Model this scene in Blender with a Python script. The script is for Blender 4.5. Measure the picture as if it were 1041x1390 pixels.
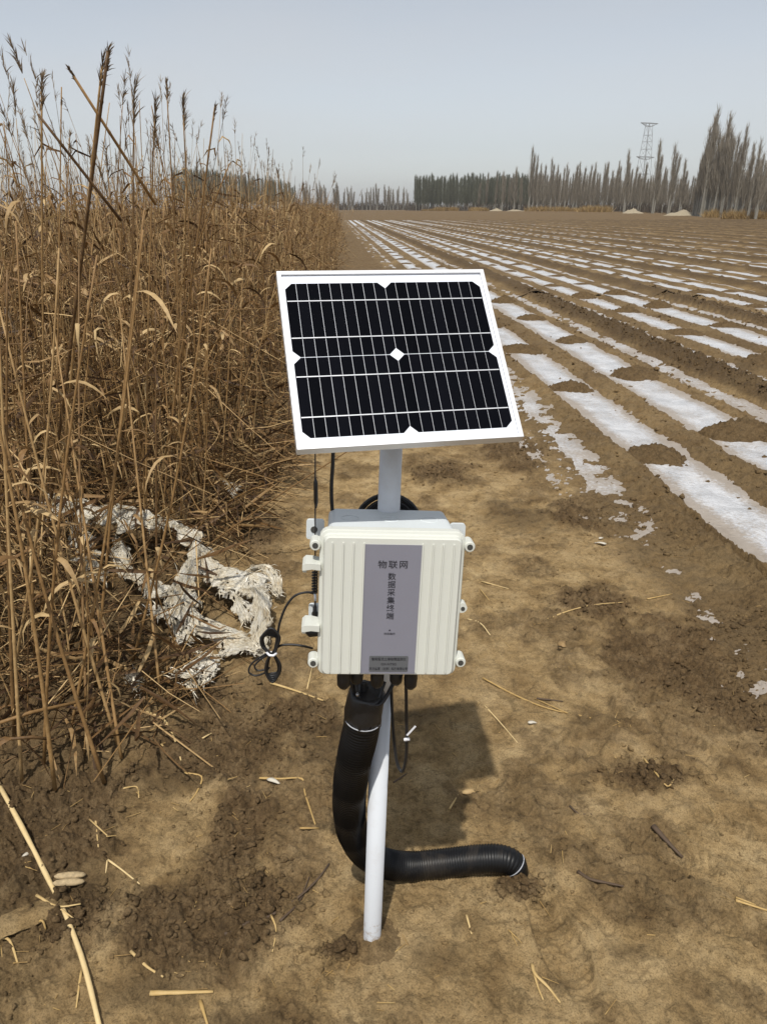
import bpy, math, random
import numpy as np
from mathutils import Vector, Matrix

for o in list(bpy.data.objects):
    bpy.data.objects.remove(o)
S = bpy.context.scene
COL = S.collection
R = math.radians
random.seed(7)
RNG = np.random.default_rng(11)

# ------------------------------------------------------------ camera, sky, sun
F, CX, CY, H = 1000.0, 520.5, 695.0, 1.5          # focal length / centre in photo pixels, camera height in metres
PITCH = math.atan((CY - 283) / F)
CP, SP = math.cos(PITCH), math.sin(PITCH)
cam = bpy.data.cameras.new('camera')
cam.sensor_fit = 'VERTICAL'; cam.sensor_height = 36.0; cam.lens = F / 1390 * 36
cam.clip_start = 0.02; cam.clip_end = 9000
co = bpy.data.objects.new('camera', cam); COL.objects.link(co)
co.location = (0, 0, H); co.rotation_euler = (R(90) - PITCH, 0, 0)
S.camera = co

SUN_EL, SUN_AZ = R(63.5), R(11.0)
W = bpy.data.worlds.new('World'); S.world = W; W.use_nodes = True
nt = W.node_tree; nt.nodes.clear()
sky = nt.nodes.new('ShaderNodeTexSky'); sky.sky_type = 'NISHITA'; sky.sun_disc = False
sky.sun_elevation = SUN_EL; sky.sun_rotation = R(180) + SUN_AZ
sky.air_density = 1.0; sky.dust_density = 1.0; sky.ozone_density = 1.0; sky.altitude = 0
hsv = nt.nodes.new('ShaderNodeHueSaturation'); hsv.inputs['Saturation'].default_value = 0.33
tintm = nt.nodes.new('ShaderNodeMix'); tintm.data_type = 'RGBA'; tintm.blend_type = 'MULTIPLY'
tintm.inputs['Factor'].default_value = 1.0; tintm.inputs[7].default_value = (0.97, 1.0, 1.03, 1)
bg = nt.nodes.new('ShaderNodeBackground'); bg.inputs['Strength'].default_value = 0.126
wo = nt.nodes.new('ShaderNodeOutputWorld')
nt.links.new(sky.outputs[0], hsv.inputs['Color']); nt.links.new(hsv.outputs[0], tintm.inputs[6])
tc = nt.nodes.new('ShaderNodeTexCoord'); mp = nt.nodes.new('ShaderNodeMapping'); mp.inputs['Scale'].default_value = (1.2, 1.2, 5.0)
cl = nt.nodes.new('ShaderNodeTexNoise'); cl.inputs['Scale'].default_value = 1.6; cl.inputs['Detail'].default_value = 5; cl.inputs['Roughness'].default_value = .5
cr = nt.nodes.new('ShaderNodeMapRange'); cr.inputs['From Min'].default_value = .35; cr.inputs['From Max'].default_value = .7; cr.inputs['To Max'].default_value = .42
cm = nt.nodes.new('ShaderNodeMix'); cm.data_type = 'RGBA'; cm.inputs[7].default_value = (5.1, 5.15, 5.25, 1)
nt.links.new(tc.outputs['Generated'], mp.inputs[0]); nt.links.new(mp.outputs[0], cl.inputs['Vector']); nt.links.new(cl.outputs['Fac'], cr.inputs['Value'])
nt.links.new(cr.outputs[0], cm.inputs['Factor']); nt.links.new(tintm.outputs[2], cm.inputs[6])
nt.links.new(cm.outputs[2], bg.inputs['Color']); nt.links.new(bg.outputs[0], wo.inputs['Surface'])

sl = bpy.data.lights.new('sun', 'SUN'); sl.energy = 4.0; sl.angle = R(0.9); sl.color = (1.0, 0.955, 0.88)
so = bpy.data.objects.new('sun', sl); COL.objects.link(so)
ldir = Vector((math.sin(SUN_AZ) * math.cos(SUN_EL), math.cos(SUN_AZ) * math.cos(SUN_EL), -math.sin(SUN_EL)))
so.rotation_euler = ldir.to_track_quat('-Z', 'Y').to_euler(); so.location = (-2, -6, 12)
S.view_settings.view_transform = 'Standard'; S.view_settings.look = 'None'
S.view_settings.exposure = 0.0; S.view_settings.gamma = 1.0
S.view_settings.use_curve_mapping = False

# ------------------------------------------------------------ helpers
def ray(x, y):
    a = (x - CX) / F; b = (y - CY) / F
    return np.array([a, CP - b * SP, -SP - b * CP])
def gp(x, y, z=0.0):                               # pixel of the photo -> point on the level z
    r = ray(x, y); return np.array([0, 0, H]) + r * ((z - H) / r[2])
def pt(x, y, Y):                                   # pixel of the photo -> point at forward distance Y
    r = ray(x, y); return np.array([0, 0, H]) + r * (Y / r[1])

def _h(ix, iy, seed):
    n = (ix.astype(np.int64) * 374761393 + iy.astype(np.int64) * 668265263 + seed * 974634777) & 0x7fffffff
    n = ((n ^ (n >> 13)) * 1274126177) & 0x7fffffff
    return ((n ^ (n >> 16)) & 0xffff) / 65535.0
def vnoise(x, y, seed=0):                          # value noise, -1..1
    x = np.asarray(x, float); y = np.asarray(y, float)
    ix = np.floor(x); iy = np.floor(y); fx = x - ix; fy = y - iy
    fx = fx * fx * (3 - 2 * fx); fy = fy * fy * (3 - 2 * fy)
    a = _h(ix, iy, seed); b = _h(ix + 1, iy, seed); c = _h(ix, iy + 1, seed); d = _h(ix + 1, iy + 1, seed)
    return 2 * (a + (b - a) * fx + (c - a) * fy + (a - b - c + d) * fx * fy) - 1
def fbm(x, y, seed=0, oct=4, gain=0.5):
    t = 0; a = 1; s = 0
    for i in range(oct):
        t = t + a * vnoise(x * (1 + .03 * i) + i * 17.3, y + i * 9.1, seed + i); s += a
        a *= gain; x = x * 2.03 + 0.31 * y * (i == 0); y = y * 2.03
    return t / s
def sstep(a, b, x):
    t = np.clip((x - a) / (b - a), 0, 1); return t * t * (3 - 2 * t)

def mesh_np(name, V, Fc, mats=None, smooth=False, attrs=None):
    """V (n,3); Fc list of arrays of equal-length faces"""
    me = bpy.data.meshes.new(name)
    V = np.asarray(V, np.float32)
    if not isinstance(Fc, (list, tuple)): Fc = [Fc]
    Fc = [np.asarray(f, np.int32) for f in Fc if len(f)]
    loops = np.concatenate([f.ravel() for f in Fc])
    tot = np.concatenate([np.full(len(f), f.shape[1], np.int32) for f in Fc])
    st = np.concatenate([[0], np.cumsum(tot)[:-1]]).astype(np.int32)
    me.vertices.add(len(V)); me.vertices.foreach_set('co', V.ravel())
    me.loops.add(len(loops)); me.loops.foreach_set('vertex_index', loops)
    me.polygons.add(len(tot)); me.polygons.foreach_set('loop_start', st); me.polygons.foreach_set('loop_total', tot)
    if smooth: me.polygons.foreach_set('use_smooth', np.ones(len(tot), bool))
    me.update(calc_edges=True)
    for k, a in (attrs or {}).items():
        at = me.attributes.new(k, 'FLOAT', 'POINT'); at.data.foreach_set('value', np.asarray(a, np.float32))
    if mats: me.materials.append(mats)
    return me
def link(name, me, parent=None):
    o = bpy.data.objects.new(name, me); COL.objects.link(o)
    if parent is not None: o.parent = parent
    return o
def tag(o, label=None, cat=None, group=None, kind=None):
    if label: o['label'] = label
    if cat: o['category'] = cat
    if group: o['group'] = group
    if kind: o['kind'] = kind
    return o
def empty(name, loc=(0, 0, 0), rot=(0, 0, 0)):
    o = bpy.data.objects.new(name, None); COL.objects.link(o)
    o.location = loc; o.rotation_euler = rot; o.empty_display_size = 0.1
    return o

class MB:
    """collects polygons into one mesh"""
    def __init__(s): s.v = []; s.f = []
    def add(s, vs, fs):
        k = len(s.v); s.v += [tuple(map(float, p)) for p in vs]; s.f += [tuple(i + k for i in f) for f in fs]
        return s
    def loft(s, loops, cap0=True, cap1=True):
        n = len(loops[0]); vs = [p for l in loops for p in l]; fs = []
        for i in range(len(loops) - 1):
            for j in range(n):
                k = (j + 1) % n
                fs.append((i * n + j, i * n + k, (i + 1) * n + k, (i + 1) * n + j))
        if cap0: fs.append(tuple(range(n))[::-1])
        if cap1: fs.append(tuple((len(loops) - 1) * n + j for j in range(n)))
        return s.add(vs, fs)
    def tube(s, pts, r, n=8, cap=True, flat=1.0):
        pts = [Vector(p) for p in pts]; m = len(pts)
        if not hasattr(r, '__len__'): r = [r] * m
        loops = []; up = None
        for i, p in enumerate(pts):
            t = (pts[min(i + 1, m - 1)] - pts[max(i - 1, 0)]).normalized()
            if up is None: up = Vector((0, 0, 1)) if abs(t.z) < .9 else Vector((0, 1, 0))
            u = t.cross(up).normalized(); w = u.cross(t).normalized(); up = w
            loops.append([p + (u * math.cos(a) + w * math.sin(a) * flat) * r[i] for a in [2 * math.pi * k / n for k in range(n)]])
        return s.loft(loops, cap, cap)
    def box(s, c, d, M=None):
        M = M or Matrix.Identity(3); c = Vector(c)
        vs = [c + M @ Vector((x * d[0] / 2, y * d[1] / 2, z * d[2] / 2)) for x in (-1, 1) for y in (-1, 1) for z in (-1, 1)]
        return s.add(vs, [(0, 1, 3, 2), (4, 6, 7, 5), (0, 4, 5, 1), (2, 3, 7, 6), (0, 2, 6, 4), (1, 5, 7, 3)])
    def build(s, name, mat, parent=None, smooth=False, bevel=0, sub=0):
        me = bpy.data.meshes.new(name); me.from_pydata(s.v, [], s.f)
        import bmesh
        b = bmesh.new(); b.from_mesh(me); bmesh.ops.recalc_face_normals(b, faces=b.faces); b.to_mesh(me); b.free()
        if smooth: me.polygons.foreach_set('use_smooth', [True] * len(me.polygons))
        me.materials.append(mat)
        o = link(name, me, parent)
        if bevel:
            md = o.modifiers.new('bevel', 'BEVEL'); md.width = bevel; md.segments = 2; md.limit_method = 'ANGLE'; md.angle_limit = R(40)
        return o
def rrect(w, h, r, y, n=4, cx=0, cz=0):            # rounded rectangle in the xz plane
    out = []
    for (sx, sz, a0) in ((1, 1, 0), (-1, 1, 90), (-1, -1, 180), (1, -1, 270)):
        for k in range(n + 1):
            a = R(a0 + 90 * k / n)
            out.append(Vector((cx + sx * (w / 2 - r) + r * math.cos(a), y, cz + sz * (h / 2 - r) + r * math.sin(a))))
    return out
def spline(P, n=8):                                # Catmull-Rom through the points
    P = [np.asarray(p, float) for p in P]; Q = [2 * P[0] - P[1]] + P + [2 * P[-1] - P[-2]]; out = []
    for i in range(1, len(Q) - 2):
        for k in range(n):
            t = k / n; a, b, c, d = Q[i - 1:i + 3]
            out.append(.5 * (2 * b + (c - a) * t + (2 * a - 5 * b + 4 * c - d) * t * t + (3 * b - a - 3 * c + d) * t ** 3))
    out.append(P[-1]); return out
def circ(c, r, axis_u, axis_v, n=24, a0=0, a1=2 * math.pi):
    c = Vector(c); u = Vector(axis_u); v = Vector(axis_v)
    return [c + u * (r * math.cos(a0 + (a1 - a0) * k / n)) + v * (r * math.sin(a0 + (a1 - a0) * k / n)) for k in range(n + (abs(a1 - a0) < 6.28))]

# ------------------------------------------------------------ materials
def material(name):
    m = bpy.data.materials.new(name); m.use_nodes = True
    t = m.node_tree; b = t.nodes['Principled BSDF']
    return m, t, b
def N(t, typ, **kw):
    n = t.nodes.new(typ)
    for k, v in kw.items():
        if k.startswith('i_'): n.inputs[k[2:].replace('_', ' ')].default_value = v
        else: setattr(n, k, v)
    return n
def noise(t, scale, detail=4, rough=.55, src=None, dist=0):
    n = N(t, 'ShaderNodeTexNoise'); n.inputs['Scale'].default_value = scale; n.inputs['Detail'].default_value = detail
    n.inputs['Roughness'].default_value = rough; n.inputs['Distortion'].default_value = dist
    if src is not None: t.links.new(src, n.inputs['Vector'])
    return n.outputs['Fac']
def ramp(t, fac, stops):
    n = N(t, 'ShaderNodeValToRGB'); e = n.color_ramp.elements
    while len(e) < len(stops): e.new(.5)
    for k, (p, c) in enumerate(stops):
        e[k].position = p; e[k].color = (*c, 1) if hasattr(c, '__len__') else (c, c, c, 1)
    t.links.new(fac, n.inputs[0]); return n.outputs[0]
def mix(t, fac, a, b, blend='MIX'):
    n = N(t, 'ShaderNodeMix', data_type='RGBA', blend_type=blend)
    for sock, v in ((n.inputs['Factor'], fac), (n.inputs[6], a), (n.inputs[7], b)):
        if hasattr(v, 'is_linked'): t.links.new(v, sock)
        elif hasattr(v, '__len__'): sock.default_value = (*v, 1)
        else: sock.default_value = v
    return n.outputs[2]
def mth(t, op, a, b=0.0, c=0.0):
    n = N(t, 'ShaderNodeMath', operation=op)
    for sock, v in zip(n.inputs, (a, b, c)):
        if hasattr(v, 'is_linked'): t.links.new(v, sock)
        else: sock.default_value = v
    return n.outputs[0]
def bump(t, b, hgt, strength, dist, prev=None):
    n = N(t, 'ShaderNodeBump'); n.inputs['Strength'].default_value = strength; n.inputs['Distance'].default_value = dist
    t.links.new(hgt, n.inputs['Height'])
    if prev: t.links.new(prev, n.inputs['Normal'])
    if b: t.links.new(n.outputs[0], b.inputs['Normal'])
    return n.outputs[0]
def attr(t, name):
    n = N(t, 'ShaderNodeAttribute'); n.attribute_name = name; return n.outputs['Fac']
def pos(t):
    return N(t, 'ShaderNodeNewGeometry').outputs['Position']
def objco(t):
    return N(t, 'ShaderNodeTexCoord').outputs['Object']

def simple(name, col, rough, spec=.5, var=.08, scale=30, metallic=0, bumps=0, coat=0):
    m, t, b = material(name)
    c = mix(t, mth(t, 'MULTIPLY', noise(t, scale, 5, .6, objco(t)), 1.0), tuple(x * (1 - var) for x in col), tuple(min(1, x * (1 + var)) for x in col))
    t.links.new(c, b.inputs['Base Color'])
    b.inputs['Roughness'].default_value = rough; b.inputs['Specular IOR Level'].default_value = spec
    b.inputs['Metallic'].default_value = metallic; b.inputs['Coat Weight'].default_value = coat
    t.links.new(mth(t, 'MULTIPLY_ADD', noise(t, scale * 2.3, 4, .6, objco(t)), .2, rough - .1), b.inputs['Roughness'])
    if bumps: bump(t, b, noise(t, scale * 6, 3, .6, objco(t)), bumps, .001)
    return m

def soil_material(name='soil'):
    m, t, b = material(name); p = pos(t)
    loose = attr(t, 'loose'); wet = attr(t, 'wet')
    big = noise(t, 1.3, 5, .6, p, .4); mid = noise(t, 7, 6, .65, p, .3); fine = noise(t, 55, 5, .7, p)
    dry = ramp(t, mid, ((.30, (.165, .106, .045)), (.47, (.300, .207, .097)), (.68, (.415, .303, .157))))
    crumb = ramp(t, mth(t, 'MULTIPLY_ADD', fine, .5, mth(t, 'MULTIPLY', mid, .5)), ((.32, (.050, .031, .014)), (.50, (.122, .080, .039)), (.68, (.235, .165, .088))))
    c = mix(t, loose, dry, crumb)
    c = mix(t, mth(t, 'MULTIPLY', ramp(t, big, ((.36, .0), (.62, 1.0))), .55), c, mix(t, .45, c, (.125, .074, .032)))
    damp = ramp(t, mth(t, 'MULTIPLY_ADD', mid, .9, mth(t, 'MULTIPLY_ADD', wet, .62, -.38)), ((.28, .0), (.62, 1.0)))
    c = mix(t, mth(t, 'MULTIPLY', damp, .72), c, (.080, .051, .023))
    c = mix(t, 1.0, c, ramp(t, noise(t, 24, 6, .75, p, .8), ((.36, .62), (.50, 1.0), (.70, 1.14))), 'MULTIPLY')
    speck = ramp(t, noise(t, 260, 3, .7, p), ((.28, .42), (.47, 1.0), (.75, 1.28)))
    c = mix(t, 1.0, c, speck, 'MULTIPLY')
    t.links.new(c, b.inputs['Base Color'])
    t.links.new(mth(t, 'MULTIPLY_ADD', damp, -.12, .93), b.inputs['Roughness'])
    b.inputs['Specular IOR Level'].default_value = .18
    vor = N(t, 'ShaderNodeTexVoronoi'); vor.inputs['Scale'].default_value = 48; t.links.new(p, vor.inputs['Vector'])
    h = mth(t, 'ADD', mth(t, 'MULTIPLY', fine, .8), mth(t, 'MULTIPLY', mth(t, 'SUBTRACT', 1.0, vor.outputs['Distance']), mth(t, 'MULTIPLY_ADD', loose, .6, .05)))
    n1 = bump(t, None, h, .8, .014)
    n2 = bump(t, None, noise(t, 150, 6, .8, p), .8, .006, n1)
    bump(t, b, noise(t, 16, 4, .6, p, .6), .35, .02, n2)
    return m
def film_material():
    m, t, b = material('mulch_film'); p = pos(t)
    n1 = noise(t, 5, 5, .65, p, .5); n2 = noise(t, 45, 5, .7, p)
    c = ramp(t, n1, ((.30, (.40, .405, .415)), (.55, (.57, .575, .59)), (.75, (.68, .685, .695))))
    dust = ramp(t, mth(t, 'ADD', mth(t, 'MULTIPLY_ADD', n2, .6, mth(t, 'MULTIPLY', noise(t, 2.2, 4, .6, p), .40)), mth(t, 'MULTIPLY_ADD', attr(t, 'edge'), .30, -.07)), ((.44, 0.0), (.62, .85)))
    c = mix(t, mth(t, 'MULTIPLY', dust, .85), c, (.24, .175, .105))
    t.links.new(c, b.inputs['Base Color'])
    t.links.new(mth(t, 'MULTIPLY_ADD', dust, .3, .22), b.inputs['Roughness'])
    b.inputs['Specular IOR Level'].default_value = .5
    a = bump(t, None, noise(t, 22, 5, .6, p, 1.6), .9, .016)
    bump(t, b, noise(t, 110, 3, .6, p), .25, .004, a)
    return m
def straw_material(name, dark, midc, light, trans=.0, rough=.6):
    m, t, b = material(name)
    ti = attr(t, 'tint'); oi = N(t, 'ShaderNodeObjectInfo').outputs['Random']
    v = mth(t, 'ADD', ti, mth(t, 'MULTIPLY_ADD', oi, .3, -.15))
    p = pos(t)
    v = mth(t, 'ADD', v, mth(t, 'MULTIPLY_ADD', noise(t, 60, 4, .6, p), .5, -.25))
    c = ramp(t, v, ((.05, dark), (.5, midc), (.95, light)))
    t.links.new(c, b.inputs['Base Color']); b.inputs['Roughness'].default_value = rough
    b.inputs['Specular IOR Level'].default_value = .3
    if trans:
        tr = N(t, 'ShaderNodeBsdfTranslucent'); t.links.new(c, tr.inputs[0])
        ms = N(t, 'ShaderNodeMixShader'); ms.inputs[0].default_value = trans
        t.links.new(b.outputs[0], ms.inputs[1]); t.links.new(tr.outputs[0], ms.inputs[2])
        t.links.new(ms.outputs[0], t.nodes['Material Output'].inputs['Surface'])
    return m

M = {}
M['soil'] = soil_material()
M['film'] = film_material()
M['stem'] = straw_material('reed_stem', (.070, .037, .014), (.255, .148, .056), (.52, .36, .17))
M['leaf'] = straw_material('reed_leaf', (.060, .031, .012), (.21, .116, .043), (.52, .37, .18), .18)
M['plume'] = straw_material('reed_plume', (.09, .06, .035), (.20, .145, .09), (.34, .26, .17), .2, .8)
M['straw'] = straw_material('loose_straw', (.22, .13, .045), (.42, .28, .105), (.62, .47, .24))
M['twig'] = simple('dark_twig', (.075, .048, .028), .8, var=.3)
def pole_mat():
    m, t, b = material('white_pipe'); p = objco(t)
    zc = N(t, 'ShaderNodeSeparateXYZ'); t.links.new(p, zc.inputs[0])
    mud = mth(t, 'MULTIPLY', ramp(t, mth(t, 'ADD', noise(t, 60, 6, .75, p), mth(t, 'MULTIPLY', zc.outputs[2], -2.2)), ((.42, 0.0), (.60, 1.0))), .8)
    sm = ramp(t, noise(t, 9, 6, .7, p), ((.50, 0.0), (.75, .22)))
    c = mix(t, mth(t, 'MAXIMUM', mud, sm), (.60, .63, .67), (.30, .22, .14))
    t.links.new(c, b.inputs['Base Color']); b.inputs['Roughness'].default_value = .4
    return m
M['pole'] = pole_mat()
M['cream'] = simple('cream_plastic', (.60, .61, .555), .42, var=.035, scale=12, bumps=.05)
M['greyplastic'] = simple('grey_white_plastic', (.60, .64, .65), .45, var=.04, scale=14)
M['label'] = simple('grey_label', (.205, .205, .245), .42, var=.05, scale=20)
M['plate'] = simple('dark_grey_plate', (.105, .110, .118), .40, var=.06, scale=40)
M['print'] = simple('black_print', (.022, .022, .03), .5)
M['black'] = simple('black_plastic', (.014, .014, .015), .42, var=.3, scale=30)
M['rubber'] = simple('black_cable', (.012, .012, .013), .5, var=.3, scale=60)
M['hole'] = simple('dark_hole', (.05, .05, .045), .5)  # near-black for flat discs, painted as the shade inside open holes
M['alu'] = simple('white_aluminium', (.74, .75, .77), .38, var=.04, scale=14, metallic=.25)
M['aluside'] = M['alu']
M['back'] = simple('white_backsheet', (.74, .77, .84), .35, var=.02, scale=12, coat=.5)
M['busbar'] = simple('silver_busbar', (.62, .63, .66), .35, var=.05, metallic=.3)
M['tie'] = simple('white_tie', (.75, .76, .80), .4)
M['clip'] = simple('grey_clip', (.36, .37, .40), .45)
M['fixing_point'] = simple('steel_bolt', (.45, .45, .46), .35, metallic=1)
def cell_mat():
    m, t, b = material('solar_cell'); oi = N(t, 'ShaderNodeObjectInfo').outputs['Random']
    c = mix(t, oi, (.0022, .0025, .0036), (.0042, .0046, .0068))
    w = N(t, 'ShaderNodeTexWave', wave_type='BANDS', bands_direction='X'); w.inputs['Scale'].default_value = 150
    t.links.new(objco(t), w.inputs['Vector'])
    c = mix(t, mth(t, 'MULTIPLY', w.outputs['Fac'], .2), c, (.005, .0052, .008))
    t.links.new(c, b.inputs['Base Color']); b.inputs['Roughness'].default_value = .12
    b.inputs['Specular IOR Level'].default_value = .035
    return m
M['cell'] = cell_mat()
def hose_mat():
    m, t, b = material('dusty_hose'); p = objco(t)
    d = ramp(t, noise(t, 14, 6, .7, p, .5), ((.55, 0.0), (.72, 1.0)))
    c = mix(t, mth(t, 'MULTIPLY', d, .12), (.0045, .0045, .005), (.17, .13, .09))
    t.links.new(c, b.inputs['Base Color']); b.inputs['Roughness'].default_value = .42; b.inputs['Specular IOR Level'].default_value = .3
    return m
M['hose'] = hose_mat()
def cloth_mat():
    m, t, b = material('dirty_shaded_film'); p = pos(t)
    cb = N(t, 'ShaderNodeCombineXYZ'); t.links.new(attr(t, 'across'), cb.inputs[0]); t.links.new(attr(t, 'along'), cb.inputs[1])
    v = cb.outputs[0]
    f1 = noise(t, 9, 6, .7, v, .6); f2 = noise(t, 30, 4, .7, v, .3)
    n1 = mth(t, 'MULTIPLY_ADD', noise(t, 13, 5, .7, p, .4), .5, mth(t, 'MULTIPLY', f1, .5))
    c = ramp(t, n1, ((.33, (.20, .14, .075)), (.40, (.50, .40, .26)), (.47, (.74, .66, .50)), (.58, (.86, .82, .72))))  # brown end is dirt plus painted shade between the folds
    t.links.new(c, b.inputs['Base Color']); b.inputs['Roughness'].default_value = .65
    k = bump(t, None, f1, .9, .02); k = bump(t, None, f2, .7, .006, k)
    bump(t, b, noise(t, 120, 4, .7, p, .8), .3, .003, k)
    return m
M['cloth'] = cloth_mat()
M['flake'] = simple('film_flake', (.50, .46, .38), .6, var=.25, scale=40)
M['husk'] = simple('spotted_husk', (.36, .27, .15), .75, var=.75, scale=130)
M['bark'] = simple('poplar_bark', (.23, .215, .18), .85, var=.35, scale=3)
M['twigs'] = simple('poplar_twigs', (.235, .200, .150), .9, var=.3, scale=.6)
M['twigs_green'] = simple('green_grey_twigs', (.125, .128, .088), .9, var=.3, scale=.5)
M['scrub'] = simple('brown_scrub', (.085, .065, .045), .95, var=.4, scale=.8)
M['drygrass'] = straw_material('ochre_grass', (.16, .10, .035), (.34, .22, .08), (.48, .34, .15), .2)
M['sand'] = simple('pale_sand', (.30, .25, .17), .95, var=.15, scale=2)
M['steel'] = simple('galvanised_steel', (.26, .27, .28), .5, var=.15, scale=.5)

# ------------------------------------------------------------ soil relief
TH = R(3.57)                                       # the crop rows run 3.57 degrees left of the view
def uv(X, Y): return X * math.cos(TH) + Y * math.sin(TH), -X * math.sin(TH) + Y * math.cos(TH)     # lateral v, along-row u
def xy(v, u): return v * math.cos(TH) - u * math.sin(TH), v * math.sin(TH) + u * math.cos(TH)
PERIOD, V0, U0 = 2.42, 1.50, 3.0
HEAPS = (.57, 1.39)
def reed_edge(Y):
    return np.interp(Y, [0, 1.5, 3.0, 4.2, 5.7, 8, 14, 30, 80], [-.76, -.72, -.64, -.50, -.36, -.22, -.06, .25, .6]) - Y * math.tan(TH)
# rough, dark, freshly dug patches of the track: centre pixel, half sizes in metres
PATCH = [(710, 610, .26, .45), (800, 700, .22, .30), (600, 640, .20, .22), (930, 900, .32, .26), (1010, 960, .22, .25), (800, 820, .15, .12),
         (60, 1110, .28, .20), (300, 1010, .22, .16), (320, 1130, .10, .25), (250, 1250, .22, .12), (380, 620, .22, .7), (350, 720, .16, .3),
         (705, 1205, .05, .03), (270, 930, .14, .12), (400, 970, .16, .10), (350, 1220, .10, .12), (1000, 860, .15, .25), (100, 1230, .10, .08), (470, 1285, .06, .02), (880, 1050, .14, .06)]
PATCH = [(gp(a, b), sx, sy) for a, b, sx, sy in PATCH]
# damp smooth patches
WETP = [(230, 1060, .12, .07), (600, 1300, .10, .06), (330, 1390, .12, .05), (820, 1090, .05, .03), (560, 960, .18, .12), (120, 1200, .12, .10), (700, 700, .3, .3), (480, 1010, .16, .14), (760, 1330, .07, .04), (200, 1340, .16, .08), (640, 1250, .08, .05), (860, 1290, .10, .05)]
WETP = [(gp(a, b), sx, sy) for a, b, sx, sy in WETP]
PRINTS = [(900, 1150, -35), (960, 1240, -28), (790, 1010, 40), (930, 1010, -60), (660, 1060, 15), (860, 950, 50), (760, 1280, -75), (1010, 1120, -20)]
PRINTS = [(gp(a, b), R(c)) for a, b, c in PRINTS]
def blob(X, Y, L, sharp=.55):
    m = np.zeros_like(X)
    wob = 1 + .75 * fbm(X * 7, Y * 7, 91, 4, .6)
    for c, sx, sy in L:
        d = np.sqrt(((X - c[0]) / sx) ** 2 + ((Y - c[1]) / sy) ** 2) * wob
        m = np.maximum(m, 1 - sstep(sharp, 1.25, d))
    return m
def soil(X, Y, detail=True):
    """height of the soil and its two look attributes"""
    X = np.asarray(X, float); Y = np.asarray(Y, float)
    v, u = uv(X, Y)
    r2 = vnoise(X * 2.4, Y * 2.4, 5)
    low = .018 * fbm(X * 1.1, Y * 1.1, 3, 3) + .010 * fbm(X * 4.2, Y * 4.2, 8, 3)
    # ---- track
    reedside = 1 - sstep(-.15, .25, X - reed_edge(Y))
    patch = blob(X, Y, PATCH)
    far_loose = sstep(4.2, 6.5, Y)
    nz = fbm(X * 4.4, Y * 4.4, 31, 4)
    natural = sstep(.05, .36, nz) * .62
    loose = np.clip(np.maximum(np.maximum(patch, natural), np.maximum(reedside * .8, far_loose * .9)), 0, 1)
    if detail:
        clod = np.abs(fbm(X * 17, Y * 17, 41, 4, .6)); clod2 = np.abs(fbm(X * 44, Y * 44, 47, 3, .6))
        grit = fbm(X * 70, Y * 70, 53, 2, .7); med = -np.abs(fbm(X * 26, Y * 26, 57, 3, .6)); dents = fbm(X * 11, Y * 11, 61, 3)
    else:
        clod = np.abs(fbm(X * 9, Y * 9, 41, 2)); clod2 = grit = dents = med = np.zeros_like(X)
    z = low + loose * (.060 * clod + .020 * clod2 - .012) + (1 - loose) * (.008 * dents - .008 * sstep(.2, .5, dents) + .009 * med) + .0045 * grit
    # sole prints
    if detail:
        for c, a in PRINTS:
            dx = X - c[0]; dy = Y - c[1]; p = dx * math.cos(a) + dy * math.sin(a); q = -dx * math.sin(a) + dy * math.cos(a)
            w = .045 + .010 * np.cos(p / .13 * 3.1)
            e = (1 - sstep(.80, 1.0, np.abs(q) / w)) * (1 - sstep(.85, 1.0, np.abs(p) / .135))
            rim = np.exp(-((np.sqrt((q / (w * 1.15)) ** 2 + (p / .15) ** 2) - 1) / .16) ** 2)
            tread = np.sin(p * 330 + 9 * np.abs(q) * 12) * (.5 + .5 * r2)
            z += -e * .013 + e * .0045 * tread + .007 * rim
    # ---- field
    s = np.mod(v - V0, PERIOD); k = np.floor((v - V0) / PERIOD)
    wv = .018 * vnoise(u * .9, v * 2.0, 71) + .012 * vnoise(u * 3.1, v * 3, 72)
    s2 = s + wv
    s2 = np.where((k == 0) & (s < .33), np.clip(s2 - np.interp(u, [2.2, 4.6, 7, 12], [-.10, -.02, .06, .04]), .0, .5), s2)
    s2 = np.where(v < V0, np.clip(v - V0 - np.interp(u, [2.2, 4.6, 7, 12], [-.16, -.02, .06, .04]) + wv, 0, .5), s2)
    prof = np.interp(s2, [0, .04, .18, .23, .29, .36, .42, .77, .83, .90, 1.0, 1.06, 1.12, 1.49, 1.55, 1.61, 1.67, 1.71, 1.75, 1.90, 1.96, 2.04, 2.35, 2.42],
                     [.002, -.007, -.005, .012, .028, .024, -.021, -.021, .010, .028, .026, .010, -.021, -.021, .010, .024, .012, -.009, -.012, -.007, .026, .060, .054, .004])
    cover = sstep(-.012, .02, prof)
    fn = (.026 * fbm(X * 13, Y * 13, 81, 4, .6) + .016 * fbm(X * 38, Y * 38, 83, 3, .65) + .012 * np.maximum(0, fbm(X * 24, Y * 24, 87, 3)) + .010 * np.maximum(0, vnoise(X * 1.9, Y * 1.9, 89))) if detail else .024 * fbm(X * 5, Y * 5, 81, 3, .7) + .006
    fz = prof + fn * (.55 + .45 * cover) + .035 * cover * (clod - .2) + .06 * sstep(2.0, 2.1, s2) * clod
    # the first metre of the sheets is half buried
    fz += .011 * (1 - sstep(2.6, 4.4, u)) * (v < V0 + .3)
    fz += .026 * (1 - sstep(U0 - .35, U0 + .5 + .5 * vnoise(v * 4, u, 75), u)) * (1 + .5 * vnoise(v * 9, u * 7, 76)) * sstep(V0 - .02, V0 + .2, v)
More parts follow.
